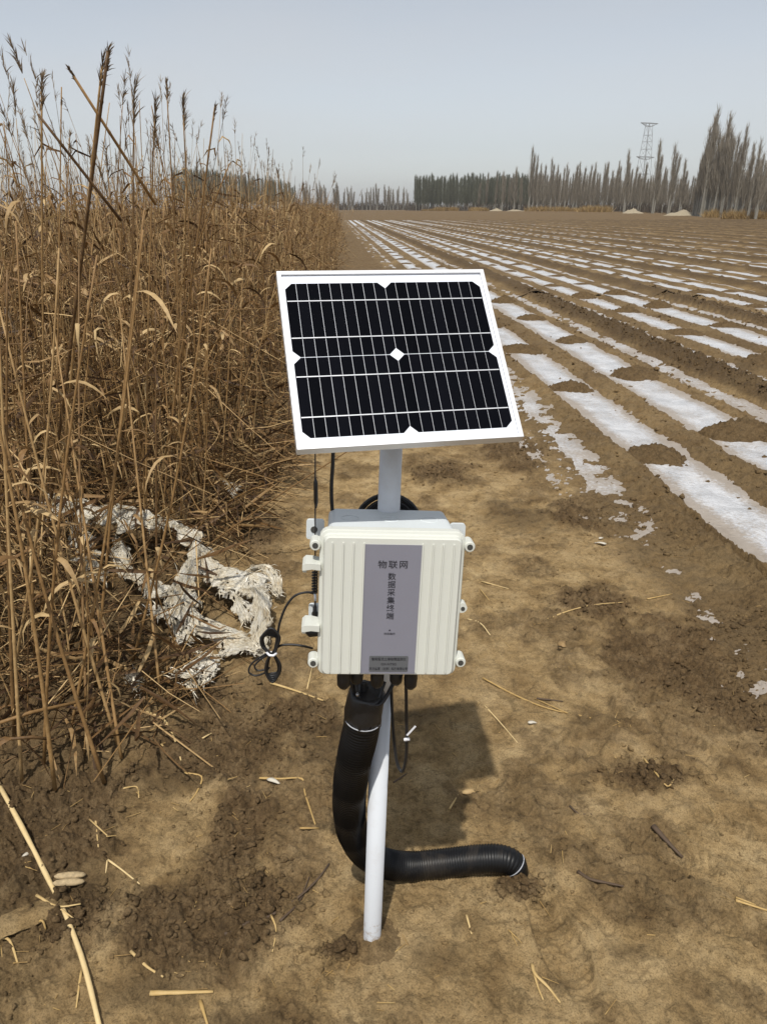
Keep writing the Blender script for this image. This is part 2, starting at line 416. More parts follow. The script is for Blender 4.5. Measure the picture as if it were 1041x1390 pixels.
    edge = sstep(V0 - .26 + .08 * vnoise(u * 1.7, v, 77), V0 - .06, v) * sstep(1.5, U0 - .6 + .25 * vnoise(v * 2.1, 0 * v, 78), u) * (1 - sstep(108, 110, u))
    z = z * (1 - edge) + fz * edge
    loose = loose * (1 - edge) + edge * np.clip(.55 + .5 * sstep(1.95, 2.05, s2) * (s2 < 2.4) + .3 * r2, 0, 1)
    # raised bank at the far wood
    z = z + np.clip((np.hypot(X * .5, Y) - 112) / 60, 0, 1) * .9
    wet = np.clip(blob(X, Y, WETP, .1) * .8 + .45 * reedside * (Y < 4) + edge * (.55 + .40 * (s2 > 1.98)) + .35 * fbm(X * .9, Y * .9, 95, 3) + .15 * sstep(-.2, .4, -X) * (Y < 3), 0, 1)
    return z, loose, wet
def sz(x, y):
    return float(soil(np.array([x]), np.array([y]))[0][0])

def grid_faces(nr, nc):
    i = np.arange(nr - 1)[:, None] * nc + np.arange(nc - 1)[None]
    return np.stack([i, i + 1, i + nc + 1, i + nc], -1).reshape(-1, 4)

# near ground: rows about as fine as the eye resolves from 1.5 m up
ang = np.linspace(math.atan(.42 / H), math.atan(14 / H), 640)
Yr = H * np.tan(ang); Yr[-1] = 14.0
cols = np.concatenate([np.linspace(-1.3, -.62, 24)[:-1], np.linspace(-.62, .66, 596), np.linspace(.66, 1.2, 24)[1:]])
YY = np.repeat(Yr[:, None], len(cols), 1); XX = cols[None] * (YY + .35)
z, lo, we = soil(XX.ravel(), YY.ravel())
me = mesh_np('ground', np.c_[XX.ravel(), YY.ravel(), z], grid_faces(*XX.shape), M['soil'], True, {'loose': lo, 'wet': we})
tag(link('ground', me), kind='structure')
# far part of the ground
Yf = [14.0]
while Yf[-1] < 126: Yf.append(Yf[-1] + min(.45, .2 + (Yf[-1] - 14) * .01))
while Yf[-1] < 330: Yf.append(Yf[-1] + 6)
Yf = np.array(Yf)
cf = np.concatenate([np.linspace(-60, -6, 20)[:-1], np.linspace(-6, 66, 640), np.linspace(66, 140, 30)[1:]])
YY = np.repeat(Yf[:, None], len(cf), 1); XX = np.repeat(cf[None], len(Yf), 0) - (YY - 14) * math.tan(TH)
z, lo, we = soil(XX.ravel(), YY.ravel(), False)
me = mesh_np('field_soil', np.c_[XX.ravel(), YY.ravel(), z], grid_faces(*XX.shape), M['soil'], True, {'loose': lo, 'wet': we})
tag(link('field_soil', me), kind='structure')
# plain to the horizon
me = mesh_np('plain', [(-2600, -100, -.12), (2600, -100, -.12), (2600, 3000, -.12), (-2600, 3000, -.12)], np.array([[0, 1, 2, 3]]), M['soil'], False, {'loose': [.6] * 4, 'wet': [.3] * 4})
tag(link('plain', me), kind='structure')
hz_ = MB(); hz_.box((0, 1450, 20.4), (5300, 3200, 43.2)); HAZE = bpy.data.materials.new('haze'); HAZE.use_nodes = True
hn = HAZE.node_tree; hn.nodes.clear(); pv = hn.nodes.new('ShaderNodeVolumePrincipled'); ho = hn.nodes.new('ShaderNodeOutputMaterial')
pv.inputs['Color'].default_value = (.97, .975, .98, 1); pv.inputs['Density'].default_value = .00034; pv.inputs['Anisotropy'].default_value = .2
hn.links.new(pv.outputs[0], ho.inputs['Volume'])
tag(hz_.build('haze', HAZE), kind='stuff')

# ------------------------------------------------------------ mulch film sheets
ORD = 'first second third fourth fifth sixth seventh eighth ninth tenth eleventh twelfth thirteenth fourteenth fifteenth sixteenth seventeenth eighteenth nineteenth twentieth'.split()
def ordn(i): return ORD[i] if i < 20 else 'twenty-' + ORD[i - 20]
NFILM = 25
for k in range(NFILM):
    us = [1.8 if k == 0 else U0 - .5]
    st = .03 if k < 2 else .05 if k < 3 else .2
    while us[-1] < 108: us.append(us[-1] + max(st, (us[-1]) * (.012 if k < 3 else .03)))
    us = np.array(us); vs = np.linspace(0 if k else -.28, 1.97, 64 if k < 2 else 34 if k < 3 else 12)
    U, V = np.meshgrid(us, vs, indexing='ij')
    Vw = V0 + k * PERIOD + V + .02 * vnoise(U * .7, V * 0, 200 + k)
    X, Y = xy(Vw, U)
    Z = .004 * fbm(X * 2.5, Y * 2.5, 210, 2) + (.004 * fbm(X * 9, Y * 9, 214, 3) + .007 * (1 - np.abs(fbm(X * 6 + Y * 2, Y * 5, 216, 3))) ** 3 - .002 if k < 3 else 0) - .006 * np.sin(V / 1.97 * math.pi * 4) ** 2
    Z = Z - .03 * (V < vs[0] + .02) - .03 * (V > 1.95)
    du = np.interp(V, [-.3, -.1, .1, .2, .42, .47, .53, .68, .74, .80, 1.10, 1.15, 1.21, 1.40, 1.46, 1.52, 1.7, 1.82, 2.0], [.7, .5, .42, .8, .9, .55, .05, .05, .45, .9, .9, .5, .05, .05, .5, .9, .75, .45, .8])
    me = mesh_np('mulch_film', np.c_[X.ravel(), Y.ravel(), Z.ravel()], grid_faces(*U.shape), M['film'], True, {'edge': (du + (.8 * np.clip((4.2 - U) / 1.6, 0, 1) * (V < .3))).ravel()})
    o = link('mulch_film', me)
    tag(o, f'{ordn(k)} soil-streaked white mulch film sheet counted from the dirt track into the field', 'plastic film', 'white mulch film sheets laid along the field')

# heaps of soil that hold the film down
def heap_mesh(seed, n, m):
    a, b = np.meshgrid(np.linspace(-1, 1, n), np.linspace(-1, 1, m), indexing='ij')
    r = np.sqrt(a * a + b * b); px, py = a * .33, b * .27
    wob = 1 + .55 * fbm(a * 1.6 + seed * 5, b * 1.6, 300 + seed, 4, .6)
    h = np.clip(1 - (r * wob / .80) ** 1.25, -.3, 1)
    hh = .115 * np.maximum(h, -.25) + .070 * np.abs(fbm(px * 20 + seed * 3, py * 20, 310 + seed, 4, .65)) * np.clip(h * 4 + .6, 0, 1) - .014
    if n < 9: hh = .075 * h - .008
    hh = hh - .05 * np.maximum(abs(a), abs(b)) ** 5
    return mesh_np('soil_heap', np.c_[px.ravel(), py.ravel(), hh.ravel()], grid_faces(n, m), M['soil'], True,
                   {'loose': np.full(n * m, .9), 'wet': np.full(n * m, .62)})
heap_hi = [heap_mesh(i, 40, 36) for i in range(6)]
heap_lo = [heap_mesh(i + 6, 7, 6) for i in range(5)]
hp = []
for k in range(NFILM):
    for j, hs in enumerate(HEAPS):
        u = 4.47 + (.44 if j else 0) + (k * .77 % 2.05 if k else 0) - 2.05 * (k > 0)
        i = 0
        while u < 107:
            v = V0 + k * PERIOD + hs + random.uniform(-.04, .04)
            x, y = xy(v, u)
            if u > U0 + .3 and abs(x) / (y + .2) < .72:
                hp.append((math.hypot(x, y), x, y, k, j))
            u += 2.05 + random.uniform(-.14, .14)
hp.sort()
vis = {}
restv, restf = [], []
cnt = 0
for d, x, y, k, j in hp:
    seen = -.53 < x / (y * CP + H * SP) < .53
    if seen and cnt < 290:
        n = vis.get((k, j), 0); vis[(k, j)] = n + 1; cnt += 1
        o = link('soil_heap', random.choice(heap_hi if d < 16 else heap_lo))
        o.location = (x, y, -.012); o.rotation_euler = (0, 0, -TH + random.uniform(-.35, .35) + (math.pi if random.random() < .5 else 0))
        sc_ = random.uniform(.75, 1.2); o.scale = (sc_ * random.uniform(.85, 1.1), sc_ * random.uniform(.8, 1.35), random.uniform(.6, 1.15))
        big = 'large' if sc_ > 1.05 else 'small' if sc_ < .85 else 'crumbly'
        tag(o, f"{big} soil heap, {ordn(n)} visible one outward, {'right' if j else 'left'} row of {ordn(k)} film sheet" if n < 24 else
            'faint distant soil heap far out on the white mulch film', 'soil heap', 'soil heaps weighing down the mulch film')
    elif y < 75:
        m = random.choice(heap_lo); vv = np.zeros(len(m.vertices) * 3, np.float32); m.vertices.foreach_get('co', vv); vv = vv.reshape(-1, 3).copy()
        vv *= (random.uniform(.8, 1.15), random.uniform(.8, 1.25), random.uniform(.6, 1.1)); vv += (x, y, -.01)
        restv.append(vv)
if restv:
    f0 = grid_faces(7, 6); nn = 42
    me = mesh_np('far_soil_heaps', np.concatenate(restv), np.concatenate([f0 + nn * i for i in range(len(restv))]), M['soil'], True,
                 {'loose': np.full(nn * len(restv), .85), 'wet': np.full(nn * len(restv), .25)})
    tag(link('far_soil_heaps', me), 'mass of far brown soil heaps dotting the mulch film rows', 'soil heaps', kind='stuff')

# crumbs and clods of soil
def ico():
    import bmesh
    b = bmesh.new(); bmesh.ops.create_icosphere(b, subdivisions=1, radius=1)
    v = np.array([p.co[:] for p in b.verts]); f = np.array([[q.index for q in p.verts] for p in b.faces]); b.free(); return v, f
IV, IF = ico()
def clods(name, label, n, sampler, smin, smax):
    P, Sz = [], []
    while len(P) < n:
        p = sampler()
        if p is not None: P.append(p); Sz.append(smin * (smax / smin) ** (random.random() ** 2.2))
    P = np.array(P); Sz = np.array(Sz); zz, lo, we = soil(P[:, 0], P[:, 1])
    V = IV[None] * RNG.uniform(.55, 1.35, (n, len(IV), 1)) * RNG.uniform(.5, 1.3, (n, 1, 3)) * Sz[:, None, None]
    an = RNG.uniform(0, 6.28, (n, 1)); V = np.stack([V[:, :, 0] * np.cos(an) - V[:, :, 1] * np.sin(an), V[:, :, 0] * np.sin(an) + V[:, :, 1] * np.cos(an), V[:, :, 2]], -1)
    V[:, :, 0] += P[:, 0:1]; V[:, :, 1] += P[:, 1:2]; V[:, :, 2] = V[:, :, 2] * .75 + (zz + Sz * .15)[:, None]
    Fc = IF[None] + (np.arange(n) * len(IV))[:, None, None]
    me = mesh_np(name, V.reshape(-1, 3), Fc.reshape(-1, 3), M['soil'], False, {'loose': np.repeat(np.clip(lo + .25, 0, 1), len(IV)), 'wet': np.repeat(we * .7, len(IV))})
    tag(link(name, me), label, 'soil clods', kind='stuff')
def samp_patch():
    c, sx, sy = random.choice(PATCH)
    return (random.gauss(c[0], sx * .6), random.gauss(c[1], sy * .6))
def samp_track():
    y = .6 + 4.5 * random.random() ** 1.3; x = random.uniform(-.55, .62) * (y + .4)
    return (x, y) if fbm(np.array([x * 2.3]), np.array([y * 2.3]), 99, 2)[0] > -.1 else None
def samp_furrow():
    k = random.choice([0, 0, 0, 1, 1, 2]); u = 3 + 12 * random.random() ** 1.5
    return xy(V0 + k * PERIOD + random.choice([random.uniform(2.0, 2.4), random.uniform(0, 2.4)]), u)
clods('soil_clods', 'loose dark clods of dug soil on the rough patches of the track', 7000, samp_patch, .002, .013)
clods('soil_crumbs', 'fine loose soil crumbs scattered over the trodden track', 11000, samp_track, .0013, .0065)
clods('furrow_clods', 'lumpy brown clods lying in the bare furrows between film sheets', 6000, samp_furrow, .006, .030)
#@@PART2
# ------------------------------------------------------------ far woods, pylon, scrub
def blade_batch(P, D, L, w, seg=2, taper=True, rng=RNG, curve=0.0):
    """thin upright triangles: base points P, directions D, lengths L, widths w -> verts, tri/quads"""
    n = len(P); D = D / np.linalg.norm(D, axis=1, keepdims=True)
    A = np.cross(D, rng.normal(size=(n, 3))); A /= np.linalg.norm(A, axis=1, keepdims=True)
    L = np.broadcast_to(L, n)[:, None]; w = np.broadcast_to(w, n)[:, None]
    mid = P + D * L * .55; tip = P + D * L
    if curve: tip = tip + np.c_[np.zeros((n, 2)), np.full(n, curve)] * L
    V = np.stack([P - A * w / 2, P + A * w / 2, mid + A * w * .4, mid - A * w * .4, tip], 1)
    b = np.arange(n)[:, None] * 5
    return V.reshape(-1, 3), np.concatenate([b + np.array([[0, 1, 2]]), b + np.array([[0, 2, 3]]), b + np.array([[3, 2, 4]])])
def poplar(seed, h, spread, ntw, mat_c, tops=1):
    rng = np.random.default_rng(seed)
    tr = MB(); px = 0
    stems = []
    for s in range(tops):
        ox, oy = (0, 0) if s == 0 else rng.normal(0, spread * .5, 2)
        hh = h * (1 if s == 0 else rng.uniform(.7, .98)); lean = rng.normal(0, .025, 2)
        pts = [(ox * (.3 + .7 * t) + lean[0] * hh * t + .05 * math.sin(5 * t + s), oy * (.3 + .7 * t) + lean[1] * hh * t, hh * t - .3 * (t == 0)) for t in (0, .15, .35, .6, .8, 1)]
        tr.tube(pts, [h * .011 + .03, h * .0095 + .02, h * .008, h * .0055, h * .003, .01], 6); stems.append((pts, hh))
    pb = []; db = []; ll = []; ww = []
    for pts, hh in stems:
        P = np.array(pts); m = ntw // tops
        t = rng.uniform(.14, .96, m) ** .9
        base = np.c_[[np.interp(t, (0, .15, .35, .6, .8, 1), P[:, c]) for c in range(3)]].T
        a = rng.uniform(0, 2 * math.pi, m); out = rng.uniform(.08, .42, m)
        L = h * rng.uniform(.08, .30, m) * (1.2 - t * .8)
        pb.append(base); db.append(np.c_[np.cos(a) * out, np.sin(a) * out, np.ones(m)]); ll.append(L); ww.append(.009 + .012 * rng.random(m) * h / 10)
        # twigs off those limbs
        q = base + db[-1] * (L * rng.uniform(.2, .7, m))[:, None]; a2 = rng.uniform(0, 2 * math.pi, m)
        pb.append(q); db.append(np.c_[np.cos(a2) * .28, np.sin(a2) * .28, np.ones(m)]); ll.append(L * .55); ww.append(np.full(m, .008 * h / 10 + .005))
    V, Fc = blade_batch(np.concatenate(pb), np.concatenate(db), np.concatenate(ll), np.concatenate(ww) * (spread + .6), rng=rng)
    crown = mesh_np('crown', V, Fc, mat_c)
    tm = tr.build('trunk', M['bark']); trm = tm.data; bpy.data.objects.remove(tm)
    return trm, crown
POP = {'dense': [poplar(400 + i, 10.5 + .5 * (i % 3), 1.15, 900, M['twigs_green']) for i in range(5)],
       'bare': [poplar(420 + i, 8.5 + .7 * (i % 3), .9, 800, M['twigs']) for i in range(6)],
       'tall': [poplar(440 + i, 15.5 + .6 * (i % 3), 1.5, 1000, M['twigs'], 2 + i % 3) for i in range(4)]}
def plant_tree(kind, x, y, s, label, group=None, lean=0.0):
    tm, cm = random.choice(POP[kind])
    z = float(soil(np.array([x]), np.array([y]), False)[0][0])
    e = empty('poplar_tree', (x, y, z - .1), (random.uniform(-.02, .02), lean + random.uniform(-.03, .03), random.uniform(0, 6.28)))
    if lean: e.rotation_euler = (0, lean + random.uniform(-.03, .03), random.uniform(-.4, .4))
    e.scale = (s * random.uniform(.85, 1.2), s * random.uniform(.85, 1.2), s)
    link('trunk', tm, e); link('crown', cm, e)
    return tag(e, label, 'tree', group)
def alongt(px, top, d): return float(pt(px, top, d)[0]), d
def along(px, d): return (px - CX) / F * CP * d, d
def tree_dist(px): return 238 - (px - 560) / 481 * 118
# dense green-grey stand at the left end of the wood
def top_at(px): return float(np.interp(px, [560, 570, 640, 700, 730, 800, 850, 900, 940, 970, 1041], [245, 242, 241, 240, 236, 236, 236, 240, 243, 238, 236]))
def hgt_at(px, d, top): return float(pt(px, top, d)[2]) - .3
for i in range(74):
    px = 561 + 150 * (i + random.random()) / 74; d = tree_dist(px) + random.uniform(-2, 18)
    x, y = along(px, d)
    plant_tree('dense', x, y, hgt_at(px, d, top_at(px)) / 11.2 * random.uniform(.93, 1.05), f"slim grey-green poplar packed into the {'leftmost tip' if px < 600 else 'middle' if px < 655 else 'right part'} of the even-topped far stand", 'poplars of the even-topped stand')
# looser brown poplars
for i in range(105):
    px = 650 + 415 * (i + random.random()) / 105; d = tree_dist(px) + random.uniform(-3, 16)
    x, y = along(px, d)
    zone = 'mixed into the even-topped stand' if px < 695 else 'around the first four taller poplars' if px < 740 else 'in its middle stretch' if px < 800 else 'just left of the pylon' if px < 850 else 'under the pylon' if px < 895 else 'between pylon and tallest clump' if px < 945 else 'at the foot of the tallest clump'
    plant_tree('bare', x, y, hgt_at(px, d, top_at(px)) / 9.2 * random.uniform(.72, 1.12), f'bare brown-grey poplar of the ragged far wood, {zone}', 'bare poplars of the ragged far wood', .015)
for i, (px, top) in enumerate(((683, 236), (700, 229), (722, 203), (727, 212), (733, 224), (751, 219), (757, 226), (770, 226), (786, 222), (806, 223), (822, 226), (838, 220), (855, 205), (897, 190), (918, 198), (931, 216))):
    d = tree_dist(px) - 4; x, y = alongt(px, top, d)
    plant_tree('tall', x, y, hgt_at(px, d, top) / 16.2, f'{ordn(i)} taller poplar from the left that pokes above the ragged far wood', 'taller poplars above the wood', .02)
for i, (px, top) in enumerate(((952, 214), (957, 205), (962, 172), (968, 154), (975, 152), (978, 178), (982, 168), (989, 150), (996, 172), (1003, 180), (1011, 163), (1015, 190), (1022, 188), (1033, 190), (1040, 205))):
    d = tree_dist(px) - 8; x, y = alongt(px, top, d)
    plant_tree('tall', x, y, hgt_at(px, d, top) / 16.2, f'{ordn(i)} right-leaning tall poplar from the left in the highest clump of the wood', 'tall leaning poplars at the right end of the wood', .035)
# thin poplars on the far horizon, seen above the end of the reed bed
for i, (px, top, w) in enumerate(((413, 250, .8), (417, 248, .8), (421, 252, .7), (432, 250, .8), (436, 249, .9), (441, 253, .8), (457, 249, 1.2), (460, 254, .8), (467, 257, .7), (473, 255, .8), (478, 256, .8), (492, 262, .6), (498, 257, .7), (503, 256, .8), (507, 255, .9), (511, 250, 1.1), (522, 252, .9), (526, 254, 1), (530, 257, .7), (534, 258, 1.1), (540, 255, .7), (547, 257, .8), (553, 258, .7))):
    d = 330 + random.uniform(-15, 15); x, y = along(px, d)
    e = plant_tree('tall', x, y, hgt_at(px, d, top) / 16.2, f'{ordn(i)} thin poplar from the left on the open horizon beside the reed bed', 'thin poplars on the far horizon'); e.scale[0] *= w * 1.5; e.scale[1] *= w * 1.5
# dark wood behind the reeds on the left
for i in range(44):
    px = 250 + 152 * (i + random.random()) / 44; d = 205 + random.uniform(-5, 20); x, y = along(px, d)
    top = np.interp(px, [250, 330, 370, 396, 402], [228, 238, 244, 250, 256])
    plant_tree('dense', x, y, hgt_at(px, d, top) / 11.3 * random.uniform(.93, 1.03), f"dark poplar of the flat-topped wood behind the reed bed, {'hidden among seed heads' if px < 335 else 'at its open right end'}", 'poplars of the wood behind the reeds')
# the depth of the woods behind those trees, one mass
def wood_mass(name, label, n, fpx, kinds, depth):
    Vc, Fq, Ft, off = [], [], [], 0
    for _ in range(n):
        px, d, hg = fpx(); x, y = along(px, d + random.uniform(4, depth))
        kd = kinds if isinstance(kinds, str) else kinds(px)
        m = random.choice(POP[kd])[1]; v = np.zeros(len(m.vertices) * 3, np.float32); m.vertices.foreach_get('co', v); v = v.reshape(-1, 5, 3)
        v = v[::3].reshape(-1, 3); sc_ = hg / {'dense': 11.2, 'bare': 9.2}[kd]; a = random.uniform(0, 6.28)
        v = np.c_[(v[:, 0] * math.cos(a) - v[:, 1] * math.sin(a)) * 1.7 + .015 * v[:, 2], (v[:, 0] * math.sin(a) + v[:, 1] * math.cos(a)) * 1.25, v[:, 2]] * sc_ + (x, y, .6)
        k = len(v) // 5; b_ = np.arange(k)[:, None] * 5 + off
        Ft += [b_ + np.array([[0, 1, 2]]), b_ + np.array([[0, 2, 3]]), b_ + np.array([[3, 2, 4]])]; Vc.append(v); off += len(v)
    me = mesh_np(name, np.concatenate(Vc), np.concatenate(Ft), M['twigs_green'] if kinds == 'dense' else M['twigs'])
    tag(link(name, me), label, 'wood', kind='stuff')
def f1():
    px = random.uniform(562, 720); d = tree_dist(px); return px, d, hgt_at(px, d, top_at(px) + random.uniform(0, 3))
def f2():
    px = random.uniform(640, 1075); d = tree_dist(px); return px, d, hgt_at(px, d, top_at(px)) * random.uniform(.7, .98)
def f3():
    px = random.uniform(240, 400); d = 210; return px, d, hgt_at(px, d, float(np.interp(px, [250, 330, 370, 396, 402], [229, 239, 245, 251, 257])))
wood_mass('far_wood', 'deep mass of grey-green poplars filling the even-topped far wood', 170, f1, 'dense', 26)
wood_mass('ragged_wood', 'deep mass of bare poplars filling the ragged far wood', 560, f2, 'bare', 40)
wood_mass('wood_behind_reeds', 'deep mass of poplars behind the reed bed', 90, f3, 'dense', 24)
def scrub(name, label, cat, pts, h, n, mat, wdt=.05, kind=None, spread=.5):
    P = []
    for x, y, r in pts:
        k = max(3, int(n * r / sum(q[2] for q in pts)))
        a = RNG.uniform(0, 6.28, k); q = np.sqrt(RNG.random(k)) * r
        P.append(np.c_[x + q * np.cos(a), y + q * np.sin(a) * .6, np.zeros(k)])
    P = np.concatenate(P); P[:, 2] = soil(P[:, 0], P[:, 1], False)[0] - .05
    D = np.c_[RNG.normal(0, spread, (len(P), 2)), np.ones(len(P))]
    V, Fc = blade_batch(P, D, h * RNG.uniform(.4, 1.1, len(P)), wdt * RNG.uniform(.6, 1.3, len(P)))
    me = mesh_np(name, V, Fc, mat, attrs={'tint': np.repeat(RNG.uniform(.2, .9, len(P)), 5)})
    return tag(link(name, me), label, cat, kind=kind)
scrub('undergrowth', 'low brown undergrowth filling the foot of the far wood', 'undergrowth', [(*along(px, tree_dist(px) + random.uniform(0, 14)), 3.0) for px in range(562, 1064, 5)], 2.4, 9000, M['scrub'], .09, 'stuff')
scrub('far_hedge', 'dark scrub line along the far horizon', 'scrub', [(*along(px, 345 + random.uniform(0, 20)), 4) for px in range(395, 575, 4)], 4.5, 3200, M['scrub'], .22, 'stuff', .6)
for px, wpx, hh, lab in ((585, 9, .7, 'smallest ochre grass tuft at the left foot of the far wood'), (608, 12, 1.3, 'rounded ochre grass clump, second from the left at the wood edge'), (649, 14, 1.2, 'ochre grass clump left of the pale rubble at the wood edge'),
                         (742, 20, 1.5, 'long ochre grass bank at the middle of the wood edge'), (770, 16, 1.1, 'low ochre grass between the two banks of the wood edge'), (812, 24, 1.6, 'broad ochre grass bank left of the pale sand heap'),
                         (985, 22, 1.5, 'reddish ochre grass clump under the tallest poplars'), (1022, 26, 1.5, 'ochre grass bank at the far right of the wood edge')):
    d = tree_dist(px) - 10; x, y = along(px, d)
    scrub('dry_grass_clump', lab, 'dry grass', [(x + random.uniform(-1, 1) * wpx * d / F, y + random.uniform(-1, 1), wpx * d / F * .45) for _ in range(7)], hh, 1500, M['drygrass'], .055, None, .5)['group'] = 'ochre grass clumps along the wood'
def sand_heap(px, wpx, h, lab):
    d = tree_dist(px) - 12; x, y = along(px, d); w = wpx * d / F
    a, b = np.meshgrid(np.linspace(-1, 1, 15), np.linspace(-1, 1, 9), indexing='ij')
    hh = np.clip(1 - np.sqrt(a * a + b * b), -.1, 1) * h * (.8 + .9 * fbm(a * 3 + px, b * 3, 7, 3))
    me = mesh_np('sand_heap', np.c_[(a * w).ravel(), (b * 2).ravel(), hh.ravel()], grid_faces(15, 9), M['sand'], True)
    o = link('sand_heap', me); o.location = (x, y, float(soil(np.array([x]), np.array([y]), False)[0][0])); tag(o, lab, 'sand heap', 'pale sand heaps at the wood edge')
sand_heap(673, 9, .7, 'small pale rubble heap between grass clumps at the wood edge')
sand_heap(859, 13, 1.0, 'pointed pale sand heap right of the broad grass bank')
sand_heap(929, 26, 1.1, 'long pale sand heap left of the reddish grass clump')
sand_heap(700, 14, .45, 'low pale sand ridge beside the small rubble heap')
# lattice pylon
def pylon():
    d = 420; x, y = alongt(874, 225, d); k = d / F / CP
    root = tag(empty('lattice_pylon', (x, y, 0), (0, 0, R(25))), 'grey lattice power pylon rising behind the far wood', 'pylon')
    Ht = (283 - 195) * k + 1.5; zl = (283 - 229) * k + 1.5
    def hw(z): return np.interp(z, [0, zl, Ht], [3.6, 2.1, 1.15])
    zs = [0, 7, 13, 18, zl, zl + 3.6, zl + 7, zl + 10, Ht]
    br = MB()
    for sx in (-1, 1):
        for sy in (-1, 1):
            MB().tube([(sx * hw(z), sy * hw(z), z) for z in zs], .15, 4).build('leg', M['steel'], root)
    for a, b in zip(zs[:-1], zs[1:]):
        for s in (-1, 1):
            br.tube([(-hw(a), s * hw(a), a), (hw(b), s * hw(b), b)], .075, 4); br.tube([(hw(a), s * hw(a), a), (-hw(b), s * hw(b), b)], .075, 4)
            br.tube([(s * hw(a), -hw(a), a), (s * hw(b), hw(b), b)], .075, 4); br.tube([(s * hw(b), -hw(b), b), (s * hw(b), hw(b), b)], .075, 4); br.tube([(-hw(b), s * hw(b), b), (hw(b), s * hw(b), b)], .075, 4)
    br.build('bracing', M['steel'], root)
    for z, L, t in ((Ht, 5.6, 1.5), (zl, 5.9, 1.0)):
        c = MB()
        for sy in (-.8, .8):
            c.tube([(-L, sy * .2, z), (-hw(z), sy, z), (hw(z), sy, z), (L, sy * .2, z)], .15, 4)
            c.tube([(-L, 0, z), (-hw(z), sy, z - t), (hw(z), sy, z - t), (L, 0, z)], .12, 4)
            for q in (.35, .65):
                for s in (-1, 1): c.tube([(s * (L * q + hw(z) * (1 - q)), sy * .5, z), (s * (L * q + hw(z) * (1 - q)), sy * .5, z - t * (1 - q))], .08, 4)
        c.build('cross_arm', M['steel'], root)
pylon()

# ------------------------------------------------------------ the reed bed
def leaf_geo(rng, L, w, droop, az, base, up=.6, twist=0.0, seg=6):
    """V-folded blade leaving `base`; returns verts, faces"""
    d = np.array([math.cos(az), math.sin(az), up]); d /= np.linalg.norm(d); p = np.array(base, float); V = []
    side = np.array([-math.sin(az), math.cos(az), 0]); step = L / seg
    kink = rng.integers(1, seg) if rng.random() < .45 else -1
    for i in range(seg + 1):
        t = i / seg; wd = w * (min(1, .45 + 3 * t) * (1 - t ** 2.2) + .02)
        s = side * math.cos(twist * t) + np.cross(d, side) * math.sin(twist * t); nrm = np.cross(s, d)
        V += [p - s * wd / 2 + nrm * wd * .16, p, p + s * wd / 2 + nrm * wd * .16]
        p = p + d * step; d = d + np.array([0, 0, -droop / seg]) + rng.normal(0, .06, 3)
        if i == kink: d = d + np.array([0, 0, -1.1]) + rng.normal(0, .4, 3)
        d /= np.linalg.norm(d)
    Fc = []
    for i in range(seg):
        a = i * 3; Fc += [(a, a + 1, a + 4, a + 3), (a + 1, a + 2, a + 5, a + 4)]
    return np.array(V), np.array(Fc)
def stem_geo(path, r0, r1, n=6, nodes=True):
    mb = MB(); P = np.array(path); seg = np.r_[0, np.cumsum(np.linalg.norm(np.diff(P, axis=0), axis=1))]
    if nodes:
        L = seg[-1]; ts = []; s = .10
        while s < L - .03: ts += [s - .006, s, s + .006]; s += .17
        ts = np.array(sorted(set([0] + ts + [L]))); isn = np.array([(k % 3 == 2) for k in range(len(ts))])
        rr = (r0 + (r1 - r0) * ts / L) * np.where(isn, 1.22, 1.0)
        Q = np.c_[[np.interp(ts, seg, P[:, c]) for c in range(3)]].T
    else:
        Q = P; rr = r0 + (r1 - r0) * seg / seg[-1]
    mb.tube(Q, list(rr), n)
    V = np.array(mb.v)
    q = [f for f in mb.f if len(f) == 4]; cap = [f for f in mb.f if len(f) != 4]
    return V, np.array(q), cap
def plume_geo(rng, base, d, L, n, spread):
    d = np.asarray(d, float) / np.linalg.norm(d); t = rng.random(n) * .75
    P = np.array(base) + d[None] * (t * L)[:, None]
    side = rng.normal(0, spread, (n, 3)); side[:, 0] += spread * .7
    D = d[None] + side; V, Fc = blade_batch(P, D, L * rng.uniform(.16, .42, n), rng.uniform(.0018, .0048, n), rng=rng, curve=-.12)
    return V, Fc
def reed_path(rng, L, bend, brk=None):
    az = rng.uniform(0, 6.28); n = 9; out = []; p = np.zeros(3); d = np.array([rng.normal(0, .05), rng.normal(0, .05), 1.0])
    bv = np.array([math.cos(az), math.sin(az), 0]) * bend
    for i in range(n + 1):
        out.append(p.copy()); d = d / np.linalg.norm(d); p = p + d * L / n; d = d + bv / n + rng.normal(0, .018, 3)
        if brk is not None and i == brk: d = np.array([math.cos(az), math.sin(az), rng.uniform(-.7, .25)])
    return np.array(out)
